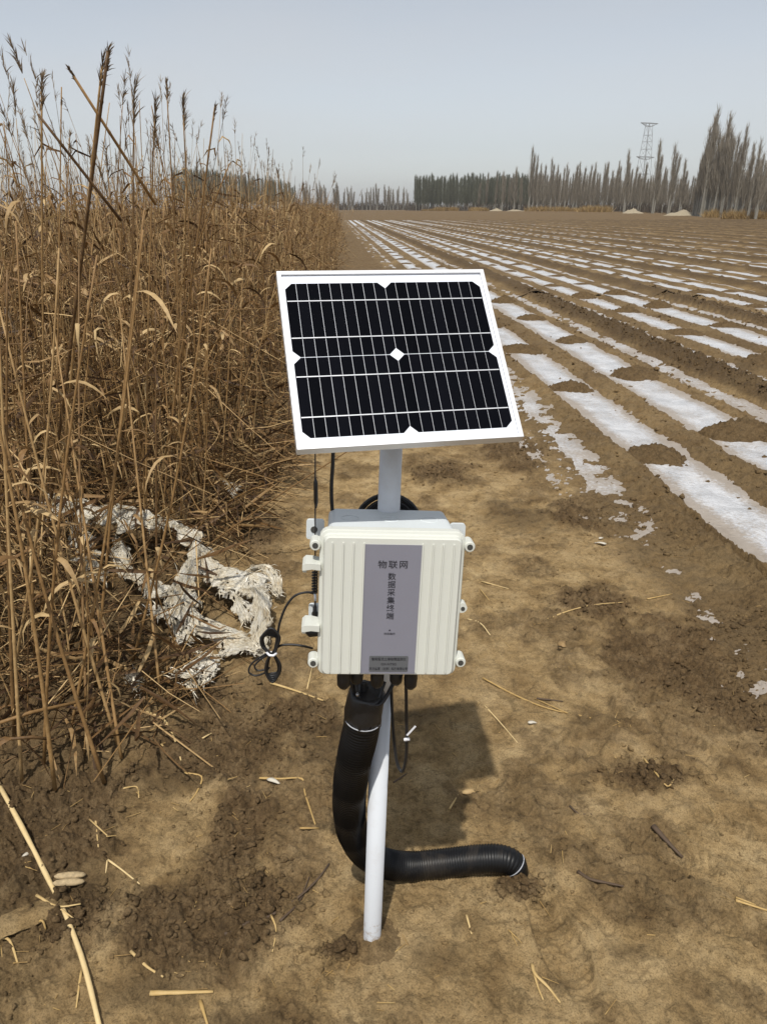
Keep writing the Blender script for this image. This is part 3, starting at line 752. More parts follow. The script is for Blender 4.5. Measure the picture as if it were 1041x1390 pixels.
def make_reed(seed, L, r0, bend, nleaf, plume, brk=None, hi=True):
    """returns dict of meshes (hi) or raw arrays (lo)"""
    rng = np.random.default_rng(seed); path = reed_path(rng, L, bend, brk)
    V, q, cap = stem_geo(path, r0, r0 * .38, 6 if hi else 3, hi)
    tint = rng.uniform(.25, .8)
    leaves = []
    for i in range(nleaf):
        t = rng.uniform(.12, .92); k = t * (len(path) - 1); a = int(k); b = path[a] + (path[min(a + 1, len(path) - 1)] - path[a]) * (k - a)
        leaves.append(leaf_geo(rng, rng.uniform(.10, .26), rng.uniform(.009, .019), rng.uniform(1.5, 4.5), rng.uniform(0, 6.28), b, rng.uniform(.2, 1.5), rng.normal(0, 1.2), 6 if hi else 3))
    pl = plume_geo(rng, path[-1], path[-1] - path[-2], rng.uniform(.12, .22), 44 if hi else 24, .30) if plume else None
    if not hi: return (V, q), leaves, pl, tint
    zt = V[:, 2] / L
    d = {'stem': mesh_np('stem', V, [q] + [np.array([c]) for c in cap], M['stem'], True, {'tint': tint + .12 * np.sin(zt * 40) - .15 * zt})}
    d['leaf'] = [mesh_np('leaf', a, b, M['leaf'], True, {'tint': np.full(len(a), rng.uniform(.1, .95))}) for a, b in leaves]
    if pl: d['plume'] = mesh_np('plume', pl[0], pl[1], M['plume'], False, {'tint': RNG.uniform(.2, .8, len(pl[0]))})
    return d
HI = {'leafy': [make_reed(500 + i, 1.25 + .1 * (i % 4), .0040, .12, 6 + i % 3, False) for i in range(7)],
      'bare': [make_reed(520 + i, 1.5 + .1 * (i % 4), .0042, .10, 2, False) for i in range(6)],
      'plumed': [make_reed(540 + i, 1.72 + .06 * (i % 4), .0042, .10, 2 + i % 2, True) for i in range(6)],
      'broken': [make_reed(560 + i, 1.35 + .1 * (i % 3), .0042, .15, 4, False, 3 + i % 4) for i in range(6)]}
LO = ([make_reed(600 + i, 1.30 + .05 * (i % 5), .0038, .14, 6, False, None, False) for i in range(9)] + [make_reed(620 + i, 1.45 + .06 * (i % 5), .0038, .14, 3, False, None, False) for i in range(7)] +
      [make_reed(640 + i, 1.62 + .05 * (i % 5), .0038, .10, 2, True, None, False) for i in range(5)] + [make_reed(660 + i, 1.3, .0038, .2, 5, False, 2 + i % 6, False) for i in range(9)])
def place_hi(kind, x, y, label, group=None, s=1.0, tilt=(0, 0), rz=None, z=None):
    d = random.choice(HI[kind]); e = empty('reed', (x, y, sz(x, y) - .02 if z is None else z), (tilt[0], tilt[1], random.uniform(0, 6.28) if rz is None else rz)); e.scale = (s, s, s)
    lean = (e.rotation_euler.to_matrix() @ Vector((0, 0, 1))).x
    label = ('right-leaning ' if lean > .07 else 'left-leaning ' if lean < -.07 else 'straight-standing ' if kind != 'broken' else 'upright ') + label
    link('stem', d['stem'], e)
    for m_ in d['leaf']: link('leaf', m_, e)
    if 'plume' in d: link('plume', d['plume'], e)
    return tag(e, label, 'reed', group)
# candidate spots
spots = []
def in_rags(x, y): return ((x + .86) / .36) ** 2 + ((y - 2.72) / .42) ** 2 < 1 or ((x + 1.40) / .34) ** 2 + ((y - 3.25) / .34) ** 2 < .8
def add_spots(y0, y1, dens, depth, lim):
    n = int((y1 - y0) * depth * dens)
    for _ in range(n):
        y = random.uniform(y0, y1); q = depth * random.random(); x = float(reed_edge(np.array(y))) - .02 + .10 * math.sin(y * 5.1) * random.random() - q
        if x < -lim * y - .9: continue
        if q < .25 and random.random() > .35 + 2.6 * q: continue
        if in_rags(x, y) and random.random() < .9: continue
        spots.append((x, y, q))
add_spots(1.62, 2.1, 34, .9, .62); add_spots(2.1, 4.2, 82, 2.6, .62); add_spots(4.2, 9, 78, 4.4, .64); add_spots(9, 20, 52, 4.6, .6); add_spots(20, 70, 20, 3.2, .6)
spots.sort(key=lambda p: p[1] * p[1] + p[0] * p[0])
KINDS = {'leafy': 'leafy dry reed stem', 'bare': 'bare straw reed stem',
         'plumed': 'tall feather-headed reed', 'broken': 'snapped folded reed stem'}
def reed_zone(x, y):
    px = CX + F * x / (y * CP + H * SP)
    if y < 2.2: return 'in the lowest front corner of the bed'
    if y < 3.3: return 'at the left frame edge above the front stems' if px < 90 else 'behind the upper left of the torn film' if px < 210 else 'just above the torn film, by the track'
    if px < 80: return 'deep in the bed at the left frame edge'
    if px < 190: return 'in the middle of the bed, right of the frame edge'
    if px < 290: return 'in the middle of the bed, toward the track'
    return 'on the track side of the bed, beside the panel'
nhi = 0; lo_parts = {'stem': [], 'leaf': [], 'plume': []}; 
for x, y, q in spots:
    seen = (x / (y * CP + H * SP)) > -.535
    hs = float(np.interp(y, [1.6, 2.3, 4, 8, 20, 60], [.74, 1.00, 1.18, 1.24, 1.20, 1.08])) * float(np.interp(q, [0, .5, 1.2], [.78, .95, 1.03])) * random.uniform(.78, 1.12)
    if seen and nhi < 262:
        k = random.choices(['leafy', 'bare', 'plumed', 'broken'], [.38, .24, .06 if y > 2.2 else 0, .32])[0]
        place_hi(k, x, y, KINDS[k] + ' ' + reed_zone(x, y), 'reeds of the near bed', hs, (random.gauss(0, .13), random.gauss(0, .13))); nhi += 1
    else:
        (sv, sf), lv, pl, ti = random.choices(LO, [1.3] * 9 + [.8] * 7 + [.65] * 5 + [1.5] * 9)[0]
        a = random.uniform(0, 6.28); tx, ty = random.gauss(0, .13), random.gauss(0, .13)
        Rm = np.array((Matrix.Rotation(tx, 3, 'X') @ Matrix.Rotation(ty, 3, 'Y') @ Matrix.Rotation(a, 3, 'Z'))) * hs
        o_ = np.array([x, y, -.02]); ti2 = random.random() ** 1.3 * .9 + .03  # stem tints skewed dark, painting in the shaded gaps of the bed
        fat = 1.0 if y < 12 else 1.5
        lo_parts['stem'].append((sv @ Rm.T + o_, sf, np.full(len(sv), ti2)))
        for V, Fc in (lv if y < 25 else lv[:3]): lo_parts['leaf'].append((V @ Rm.T + o_, Fc, np.full(len(V), random.uniform(.1, .95))))
        if pl: lo_parts['plume'].append((pl[0] @ Rm.T + o_, pl[1], np.full(len(pl[0]), random.uniform(.3, .7))))
# tangle of dead leaves and stem bits through the lower bed, thick litter at its foot
LEAVES = [leaf_geo(np.random.default_rng(700 + i), .16 + .02 * (i % 6), .010 + .0016 * (i % 6), .4, 0, (0, 0, 0), .1, .5, 3) for i in range(12)]
def tangle(n, y0, y1, depth, zf, lim=.62):
    for _ in range(n):
        y = random.uniform(y0, y1); q = depth * random.random() ** 1.2 - .10; x = float(reed_edge(np.array(y))) + .06 - q
        if x < -lim * y - .8 or (in_rags(x, y) and random.random() < .8): continue
        zz = zf(q, y)
        if random.random() < .62:
            V, Fc = random.choice(LEAVES); k = 'leaf'; el = random.gauss(0, .5)
        else:
            L = random.uniform(.12, .6); V, Fc, _c = stem_geo([(0, 0, 0), (L * .5, random.gauss(0, .015), 0), (L, 0, 0)], .0028, .002, 3, False); k = 'stem'; el = random.gauss(0, .3 if zz < .1 else .7)
        Rm = np.array(Matrix.Rotation(random.uniform(0, 6.28), 3, 'Z') @ Matrix.Rotation(el, 3, 'Y') @ Matrix.Rotation(random.uniform(0, 6.28), 3, 'X'))
        lo_parts[k].append((V @ Rm.T * random.uniform(.7, 1.2) + np.array([x, y, zz]), Fc, np.full(len(V), random.random() ** 1.5 * .95)))  # tints skewed dark so the leaf colour carries shade between the reeds
tangle(2200, 1.7, 4.6, 2.2, lambda q, y: .03 + abs(random.gauss(0, .06)) + .06 * min(max(q, 0), 1))
tangle(4200, 2.0, 5.5, 2.6, lambda q, y: max(.03, random.betavariate(1.1, 1.9) * min(1.35, .25 + 2.2 * max(q, 0))))
tangle(5200, 5.0, 12, 3.2, lambda q, y: max(.03, random.betavariate(1.3, 1.4) * min(1.65, .3 + 2.4 * max(q, 0))))
tangle(3600, 12, 55, 2.8, lambda q, y: max(.03, random.betavariate(1.5, 1.2) * min(1.65, .4 + 2.6 * max(q, 0))))
for nm, lab in (('stem', 'mass of further dry reed stems making up the deep reed bed'), ('leaf', 'mass of curled dead reed leaves tangled through the reed bed'), ('plume', 'feathery brown seed heads topping the deeper reeds')):
    L = lo_parts[nm]; off = 0; Vs = []; Fs = {}; 
    for V, Fc, ti in L:
        Vs.append(V); Fs.setdefault(Fc.shape[1], []).append(Fc + off); off += len(V)
    me = mesh_np('reed_bed_' + nm, np.concatenate(Vs), [np.concatenate(f) for f in Fs.values()], M[nm], nm != 'plume', {'tint': np.concatenate([t for _, _, t in L])})
    nmm = {'stem': 'reed_stems', 'leaf': 'reed_leaves', 'plume': 'reed_plumes'}[nm]
    tag(link(nmm, me), lab, 'reed bed', kind='stuff')
# reeds that stand out one by one: root pixel & distance, tip pixel & distance
def hero(label, root, tip, r0, r1, plume=0, bow=0.0, leaves=0, seed=0, mids=None):
    rng = np.random.default_rng(800 + seed); a = np.array(root, float); b = np.array(tip, float)
    if a[2] > .05 and seed < 20:
        a = b + (a - b) * ((b[2] + .02) / (b[2] - a[2]) if abs(b[2] - a[2]) > .35 else 1.5)
    elif a[2] < .05 and 20 <= seed and mids is None: b = a + (b - a) * float(np.clip((1.15 + .4 * random.random()) / max(b[2], .1), 1.0, 1.75)); r1 = min(r1, .0024)
    path = [a] + [np.array(q, float) for q in (mids or [])] + [b]
    if not mids:
        sd = np.cross(b - a, (0, 1, 0)); sd /= np.linalg.norm(sd) + 1e-9
        path = [a + (b - a) * t + sd * bow * math.sin(math.pi * t) for t in np.linspace(0, 1, 9)]
    e = empty('reed', tuple(a)); path = [p - a for p in path]
    V, q, cap = stem_geo(path, r0, r1, 7)
    link('stem', mesh_np('stem', V, [q] + [np.array([c]) for c in cap], M['stem'], True, {'tint': np.full(len(V), rng.uniform(.15, .62))}), e)
    for i in range(leaves):
        t = rng.uniform(.2, .9); k = t * (len(path) - 1); j = int(k); p = path[j] + (path[min(j + 1, len(path) - 1)] - path[j]) * (k - j)
        A, B = leaf_geo(rng, rng.uniform(.10, .22), rng.uniform(.012, .024), rng.uniform(1.5, 4.5), rng.uniform(0, 6.28), p, rng.uniform(.1, 1.2), rng.normal(0, 1))
        link('leaf', mesh_np('leaf', A, B, M['leaf'], True, {'tint': np.full(len(A), rng.uniform(.4, .95))}), e)
    if plume:
        A, B = plume_geo(rng, path[-1] - (path[-1] - path[-2]) * .25, path[-1] - path[-2], plume, 70, .26)
        link('plume', mesh_np('plume', A, B, M['plume'], False, {'tint': rng.uniform(.1, .8, len(A))}), e)
    return tag(e, label, 'reed')
def G(px, py, z=0.0): return tuple(gp(px, py, z))
def P3(px, py, Y): return tuple(pt(px, py, Y))
hero('tallest thick reed stalk slanting up right with a tattered tip, highest in the bed', P3(100, 440, 2.75), P3(147, 70, 2.6), .0075, .0050, .10, 0, 0, 1)
hero('second thick reed stalk close beside the tallest one, slightly shorter', P3(108, 430, 2.8), P3(139, 90, 2.66), .0065, .0035, .12, .01, 0, 2)
hero('dark broken stalk leaning up left across the tallest reed', P3(178, 225, 2.75), P3(100, 103, 2.6), .0055, .0045, .05, 0, 0, 3)
hero('straight reed with bushy dark seed head near the left frame edge', P3(62, 420, 2.7), P3(57, 125, 2.6), .0042, .0030, .13, .01, 1, 4)
hero('brown stalk leaning left below the bushy-headed reed', P3(130, 255, 2.6), P3(52, 155, 2.5), .0055, .0040, 0, 0, 0, 5)
hero('slim reed with a small knobbly head, alone above the middle of the bed', P3(236, 420, 3.3), P3(226, 112, 3.3), .0040, .0022, .09, -.02, 0, 6)
hero('stout reed slanting right with a pointed tip, right of the slim knob-headed one', P3(255, 400, 3.4), P3(292, 145, 3.3), .0060, .0035, .08, -.01, 0, 7)
hero('reed with two short side tufts, just left of the stout slanting one', P3(262, 420, 3.5), P3(249, 156, 3.4), .0042, .0024, .16, .0, 1, 8)
hero('thin plain reed rising between the two bushy heads on the left', P3(80, 400, 2.8), P3(84, 118, 2.8), .0036, .0020, .03, .0, 0, 9)
hero('reed with drooping feathery head above the bed, right of the tallest stalk', P3(172, 420, 3.1), P3(182, 150, 3.1), .0042, .0024, .20, -.02, 0, 10)
hero('grey reed with narrow head left of the slim knob-headed one', P3(205, 420, 3.2), P3(210, 165, 3.2), .0042, .0024, .17, .01, 0, 11)
hero('low slender reed with a dark bead-like head at the right end of the bed', P3(402, 420, 5.6), P3(376, 232, 5.6), .0042, .0022, .08, -.03, 0, 12)
hero('dark-tipped reed reaching over the far poplars beside the reed bed', P3(392, 330, 6.2), P3(411, 252, 6.2), .0042, .0030, .09, .0, 0, 13)
hero('long thin stalk crossing diagonally in front of the bed towards the dark-tipped reed', P3(262, 360, 3.4), P3(312, 222, 3.2), .0042, .0026, .0, .02, 0, 14)
# big foreground stems at the lower left of the bed
hero('thick pale stem leaning right in the front row, ends in the mud', G(142, 1063), P3(48, 720, 1.75), .0062, .0050, 0, .02, 2, 20)
hero('thick pale stem of the front row standing left of the leaning one', G(75, 1072), P3(10, 690, 1.65), .0062, .0050, 0, -.02, 2, 21)
hero('slim front stem leaning left, foot beside the puddle-dark mud', G(165, 1030), P3(112, 690, 2.05), .0050, .0040, 0, .0, 1, 22)
hero('straight tan stem rising past the left of the torn white film', G(118, 975), P3(112, 600, 2.35), .0050, .0038, 0, .01, 2, 23)
hero('tan stem standing in front of the torn white film', G(218, 945), P3(186, 640, 2.35), .0050, .0034, 0, .0, 1, 24)
hero('slender stem in front of the dark hollow of the torn film', G(213, 850), P3(212, 560, 2.6), .0044, .0034, 0, .0, 1, 25)
hero('upright stem at the extreme left with a large bleached leaf', G(20, 1000), P3(12, 470, 1.9), .0062, .0048, 0, .01, 3, 26)
hero('pale broken stem lying almost level across the left front of the bed', P3(-12, 985, 1.62), P3(128, 948, 1.8), .0052, .0048, 0, .01, 0, 27)
hero('second level stem just below the pale broken one', P3(-10, 1005, 1.6), P3(66, 1003, 1.66), .0050, .0044, 0, .01, 1, 28)
hero('thin stem sagging right over the path edge below the panel', P3(300, 690, 3.4), P3(372, 655, 3.2), .0034, .0024, 0, .02, 0, 29)
hero('splayed thin stem reaching down right toward the grey box', P3(255, 760, 3.0), P3(418, 652, 3.0), .0040, .0028, 0, .015, 0, 30)
for i, (a, b, c, d) in enumerate(((160, 1010, 60, 640), (60, 1040, 110, 560), (95, 1000, 150, 620), (30, 1060, 5, 560), (130, 930, 168, 560), (180, 900, 262, 470), (10, 960, 70, 430), (48, 900, 22, 300))):
    hero(f'{ORD[(5, 3, 4, 1, 6, 7, 0, 2)[i]]} plain tan stem from the left, rooted in the lower left mud', G(a, b), P3(c, d, gp(a, b)[1] + .1), .0052, .0036, 0, random.uniform(-.03, .03), 3, 40 + i)['group'] = 'tan front stems at the lower left'
#@@PART3
# ------------------------------------------------------------ the monitoring station
def rot3(y, t, r):
    return Matrix.Rotation(R(y), 4, 'Z') @ Matrix.Rotation(R(t), 4, 'X') @ Matrix.Rotation(R(r), 4, 'Y')
BASE = Vector(gp(505, 1272))
station = tag(empty('monitoring_station', BASE), 'white-poled monitoring station with solar panel above a cream equipment box', 'monitoring station')
LEAN = Vector((math.tan(R(1.96)), math.tan(R(2.0)), 1)).normalized()
def along_pole(t): return LEAN * t
p = MB()
p.loft([[along_pole(t) + Vector((r * math.cos(a), r * math.sin(a), 0)) for a in [2 * math.pi * k / 32 for k in range(32)]] for t, r in ((-.25, .0195), (-.05, .0195), (.655, .0195))])
pole = p.build('pole', M['pole'], station, True)
p = MB()
p.loft([[along_pole(t) + Vector((r * math.cos(a), r * math.sin(a), 0)) for a in [2 * math.pi * k / 32 for k in range(32)]] for t, r in ((.645, .0195), (.645, .0208), (.70, .0210), (1.24, .0185), (1.24, .0001))])
p.build('pole_sleeve', M['pole'], station, True)
aa, rr_ = np.meshgrid(np.linspace(0, 2 * math.pi, 49), np.linspace(.017, .075, 14), indexing='ij')
cx_, cy_ = rr_ * np.cos(aa), rr_ * np.sin(aa); wx, wy = cx_ + BASE.x, cy_ + BASE.y
hz = soil(wx.ravel(), wy.ravel())[0] + (.016 * np.clip(1 - (rr_ - .017) / .05, -.2, 1) + .010 * np.abs(fbm(wx * 60, wy * 60, 5, 3, .6)) * (rr_ < .065)).ravel() - .003
collar = link('soil_collar', mesh_np('soil_collar', np.c_[wx.ravel(), wy.ravel(), hz], grid_faces(49, 14), M['soil'], True, {'loose': np.full(wx.size, .7), 'wet': np.full(wx.size, .25)}))
tag(collar, 'ring of crumbly soil heaped round the foot of the white pole', 'soil heap')
def child_xf(o, loc, rot):
    o.matrix_local = Matrix.Translation(Vector(loc) - BASE) @ rot
# --- solar panel
PW, PH, PD = .35, .3231, .017
pm = MB(); pm.box((0, .0055, 0), (PW - .010, .003, PH - .010))
panel = pm.build('solar_panel', M['back'], station)
child_xf(panel, (0.02239, 1.16982, 1.29072), rot3(12.805, -44.578, .568))
RIM = .0068
def rail(L, horizontal, s):
    """one mitred frame rail: L-section with a front lip"""
    m = MB(); h = L / 2
    prof = [(0, 0), (RIM, 0), (RIM, .0025), (.0016, .0025), (.0016, PD - .0016), (.014, PD - .0016), (.014, PD), (0, PD)]     # inward, depth
    ends = []
    for e in (-1, 1):
        ends.append([((e * (h - i)), d, i) for i, d in prof])
    off = (PH if horizontal else PW) / 2
    def P(q):
        a, d, i = q; c = s * (off - i)
        return (a, d, c) if horizontal else (c, d, a)
    A = [P(q) for q in ends[0]]; B = [P(q) for q in ends[1]]; n = len(A)
    m.add(A + B, [(k, (k + 1) % n, n + (k + 1) % n, n + k) for k in range(n)] + [tuple(range(n)), tuple(range(n, 2 * n))])
    return m.build('frame_rail', M['alu'], panel, bevel=.0004)
for s in (-1, 1): rail(PW, True, s); rail(PH, False, s)
CWd, PITCHX, CHh = .01755, .01822, .1395
def cell_mesh(cut):
    ch = .0112; w, h = CWd / 2, CHh / 2
    if cut == 0: P = [(-w, -h), (w, -h), (w, h), (-w, h)]
    else:
        P = [(-w + ch, -h), (w, -h), (w, h), (-w + ch, h), (-w, h - ch), (-w, -h + ch)]
        if cut > 0: P = [(-x, z) for x, z in P][::-1]
    n = len(P); m = MB()
    m.add([(x, 0, z) for x, z in P] + [(x, .0006, z) for x, z in P], [tuple(range(n))] + [(k, (k + 1) % n, n + (k + 1) % n, n + k) for k in range(n)])
    o = m.build('solar_cell', M['cell']); me = o.data; bpy.data.objects.remove(o); return me
CM = {c: cell_mesh(c) for c in (-1, 0, 1)}
for r_, zc in enumerate((.0688, -.0722)):
    for i in range(18):
        c = link('solar_cell', CM[-1 if i in (0, 9) else 1 if i in (8, 17) else 0], panel); c.location = ((i - 8.5) * PITCHX - .0006, .0033, zc)
    for dz in (-.0352, .0352):
        b_ = MB(); b_.box((-.0006, .0031, zc + dz), (PITCHX * 18 - .003, .0003, .0017)); b_.build('busbar', M['busbar'], panel)
jb = MB(); jb.box((0, .030, .05), (.07, .018, .05)); jb.build('junction_box', M['black'], panel, bevel=.003)
br = MB(); br.box((0, .022, .02), (.06, .008, .18)); br.build('mount_bracket', M['fixing_point'], panel, bevel=.001)
# --- equipment box: local x right, y into the box, z up, origin at the middle of the lid's face
bm_ = MB()
bm_.loft([rrect(.208, .240, .012, .028, 4, 0, .005), rrect(.208, .240, .012, .034, 4, 0, .005), rrect(.204, .236, .012, .142, 4, 0, .006), rrect(.198, .230, .010, .148, 4, 0, .006)])
box = bm_.build('equipment_box', M['greyplastic'], station, True)
box.data.polygons.foreach_set('use_smooth', [False] * len(box.data.polygons))
child_xf(box, (.0115, 1.036, .9055), rot3(4.0, -6.0, 2.9))
ld = MB()
ld.loft([rrect(.230, .252, .014, .033), rrect(.2315, .2535, .015, .030), rrect(.2315, .2535, .015, .016), rrect(.229, .251, .014, .0135), rrect(.221, .243, .011, .0125), rrect(.219, .241, .010, .011), rrect(.2165, .2385, .009, .0025), rrect(.213, .235, .008, 0.0)])
lid = ld.build('lid', M['cream'], box, False, .0)
for fr in (.058, .136, .21, .287, .713, .79, .864, .942):
    x = .2165 * (fr - .5); r_ = MB()
    r_.loft([[Vector((x + dx * k, y, z)) for dx, y in ((-.0018, .0005), (-.0010, -.0032), (.0010, -.0032), (.0018, .0005))] for z, k in ((-.1145, .6), (-.1125, 1), (.1085, 1), (.1105, .6))])
    r_.build('rib', M['cream'], box)
lb = MB(); lb.loft([rrect(.0935, .2245, .003, .0005, 3, 0, -.004), rrect(.0935, .2245, .003, -.0008, 3, 0, -.004)]); lb.build('label', M['label'], box)
pl = MB(); pl.loft([rrect(.0640, .0285, .002, -.0006, 3, .001, -.098), rrect(.0640, .0285, .002, -.0014, 3, .001, -.098)]); pl.build('name_plate', M['plate'], box)
def text_part(lines, name='lettering'):
    """lines: (string, x, z, size, horizontal stretch, y)"""
    V = MB()
    for s, x, z, size, sx, y in lines:
        cu = bpy.data.curves.new('txt', 'FONT'); cu.body = s; cu.size = size; cu.align_x = 'CENTER'; cu.align_y = 'CENTER'; cu.offset = size * .010
        ob = bpy.data.objects.new('txt', cu); COL.objects.link(ob); bpy.context.view_layer.update()
        me = ob.evaluated_get(bpy.context.evaluated_depsgraph_get()).to_mesh()
        co_ = [(v.co.x, v.co.y) for v in me.vertices]; fs = [tuple(q.vertices) for q in me.polygons]
        if co_:
            mx = (max(c[0] for c in co_) + min(c[0] for c in co_)) / 2; my = (max(c[1] for c in co_) + min(c[1] for c in co_)) / 2
            V.add([(x + (a - mx) * sx, y, z + (b - my)) for a, b in co_], fs)
        ob.to_mesh_clear(); bpy.data.objects.remove(ob); bpy.data.curves.remove(cu)
    return V.build(name, M['print'], box)
text_part([('物', -.0165, .0755, .0142, 1.05, -.0012), ('联', .0003, .0755, .0142, 1.05, -.0012), ('网', .0170, .0755, .0142, 1.05, -.0012)] +
          [(c, -.0005, .0555 - .0136 * i, .0130, 1.0, -.0012) for i, c in enumerate('数据采集终端')] +
          [('▲', .0, -.0375, .0042, 1, -.0012), ('状态指示', 0, -.0440, .0044, 1.05, -.0012)])
text_part([('智能管式土壤墒情监测仪', .001, -.0892, .0060, .86, -.0018), ('GX-NTSG', .001, -.0985, .0056, 1.05, -.0018), ('东方盛思（北京）科技有限公司', .001, -.1068, .0058, .78, -.0018)], 'plate_lettering')
def boss(x, z, sgn):
    m = MB(); c = circ((x, 0, z), .0088, (1, 0, 0), (0, 0, 1), 20)
    m.loft([[q + Vector((0, .036, 0)) for q in c], [q + Vector((0, .010, 0)) for q in c], [Vector((x, .008, z)) + (q - Vector((x, 0, z))) * .85 for q in c]])
    m.box((x - sgn * .006, .024, z), (.014, .020, .0150)); m.build('screw_boss', M['cream'], box)
    h = MB(); c = circ((x, 0, z), .0047, (1, 0, 0), (0, 0, 1), 16); h.loft([[q + Vector((0, .0100, 0)) for q in c], [q + Vector((0, .0072, 0)) for q in c]]); h.build('fixing_point', M['hole'], box, False)  # second part: dark disc painted as the shaded screw hole
for s, z in ((-1, .1015), (1, .1035), (-1, -.1030), (1, -.1005)): boss(s * .1225, z, s)
def lug(x, z, sgn, w=.024):
    m = MB(); m.loft([rrect(w, .034, .005, .100, 4, x, z), rrect(w, .034, .005, .092, 4, x, z)]); m.build('mounting_lug', M['greyplastic'], box)
    h = MB(); c = circ((x + sgn * .002, 0, z), .0058, (1, 0, 0), (0, 0, 1), 16); h.loft([[q + Vector((0, .0925, 0)) for q in c], [q + Vector((0, .0912, 0)) for q in c]]); h.build('lug_hole', M['hole'], box)  # second part: dark disc painted as the shaded hole in the lug
lug(-.124, .101, -1, .030); lug(.117, .099, 1, .026); lug(-.120, -.052, -1, .026); lug(.113, -.045, 1, .020)
for z in (.066, -.040):
    m = MB()
    sec = lambda x, zt, zb, y0, y1: [Vector((x, y0, zb)), Vector((x, y0, zt)), Vector((x, y1, zt)), Vector((x, y1, zb))]
    m.loft([sec(-.113, z + .005, z - .006, .006, .040), sec(-.127, z + .0075, z - .003, .003, .042), sec(-.137, z + .008, z - .0045, .002, .042), sec(-.142, z + .004, z - .006, .005, .040), sec(-.1425, z - .000, z - .006, .009, .036)])
    m.box((-.1385, .022, z - .007), (.006, .026, .006)); m.build('latch', M['cream'], box, bevel=.0018)
m = MB(); c = circ((.119, 0, -.005), .0085, (1, 0, 0), (0, 0, 1), 18); m.loft([[q + Vector((0, .034, 0)) for q in c], [q + Vector((0, .016, 0)) for q in c]]); m.build('side_boss', M['cream'], box)
h = MB(); c = circ((.1205, 0, -.006), .0035, (1, 0, 0), (0, 0, 1), 12); h.loft([[q + Vector((0, .0165, 0)) for q in c], [q + Vector((0, .0150, 0)) for q in c]]); h.build('fixing_point', M['hole'], box)  # dark disc painted as the shaded hole of the side boss
for x in (-.067, .0, .066):
    m = MB(); ro, ri = .0150, .0138
    a = circ((x, .085, 0), ro, (1, 0, 0), (0, 1, 0), 28); b = circ((x, .085, 0), ri, (1, 0, 0), (0, 1, 0), 28)
    zt = .1246
    m.loft([[Vector((q.x, q.y, zt - .002)) for q in a], [Vector((q.x, q.y, zt + .0007)) for q in a], [Vector((q.x, q.y, zt + .0007)) for q in b], [Vector((q.x, q.y, zt - .002)) for q in b]], False, False)
    m.build('knockout_ring', M['greyplastic'], box, True)
for x, y in ((-.070, .050), (-.047, .066), (-.012, .054), (.022, .064), (.046, .050)):
    m = MB(); g = [(-.108, .0120), (-.134, .0125), (-.136, .0095), (-.150, .0120), (-.166, .0110), (-.172, .0065)]
    m.loft([[q + Vector((0, 0, z)) for q in circ((x, y, 0), r_, (1, 0, 0), (0, 1, 0), 14)] for z, r_ in g]); m.build('cable_gland', M['black'], box, True)
m = MB(); m.loft([[q + Vector((dx, 0, 0)) for q in circ((-.104, .052, -.066), r_, (0, 1, 0), (0, 0, 1), 14)] for dx, r_ in ((.002, .010), (-.008, .011), (-.010, .0085), (-.026, .0105), (-.033, .004))]); m.build('cable_gland', M['black'], box, True)

# panel lead that runs down behind the box
def cable(name, label, cat, pts, r, mat='rubber', n=8, parent=None, sub=8):
    pts = spline(pts, sub); o0 = Vector(pts[0]) if parent is None else Vector((0, 0, 0))
    m = MB().tube([Vector(q) - o0 for q in pts], r, n)
    o = m.build(name, M[mat], parent, True)
    if parent is None: o.location = o0
    if label: tag(o, label, cat)
    return o
def loc_b(p3): return Vector(p3) - BASE
cable('panel_cable', None, None, [loc_b(P3(452, 590, 1.16)), loc_b(P3(452, 625, 1.17)), loc_b(P3(450, 660, 1.175)), loc_b(P3(451, 690, 1.18)), loc_b(P3(456, 720, 1.19)), loc_b(P3(470, 760, 1.20))], .0032, parent=station)

# whip antenna clipped to the left side of the box
aroot = tag(empty('whip_antenna', P3(428, 850, 1.085)), 'thin black whip antenna with a coil spring beside the cream box', 'antenna')
A0 = Vector(aroot.location)
def la(px, py, Y=1.085): return Vector(P3(px, py, Y)) - A0
MB().tube([la(428, 806), la(428, 740), la(428, 600, 1.09)], [.0012, .0012, .0011], 6).build('rod', M['rubber'], aroot, True)
MB().tube([la(429, 690), la(429, 682), la(428.5, 655), la(428, 648)], [.0012, .0034, .0034, .0012], 10).build('loading_coil', M['black'], aroot, True)
sp = []; a_, b_ = la(427, 805), la(427.5, 775)
for k in range(8 * 14 + 1):
    t = k / (8 * 14); c = a_ + (b_ - a_) * t; g = 2 * math.pi * 8 * t; sp.append(c + Vector((.0042 * math.cos(g), .0042 * math.sin(g), 0)))
MB().tube(sp, .0013, 6).build('spring', M['rubber'], aroot, True)
MB().tube([la(428, 806), la(428, 815)], .0022, 8).build('white_collar', M['tie'], aroot, True)
MB().tube([la(428, 812), la(428, 822), la(427.5, 824), la(427, 852)], [.0013, .0016, .0034, .0044], 12).build('base', M['black'], aroot, True)

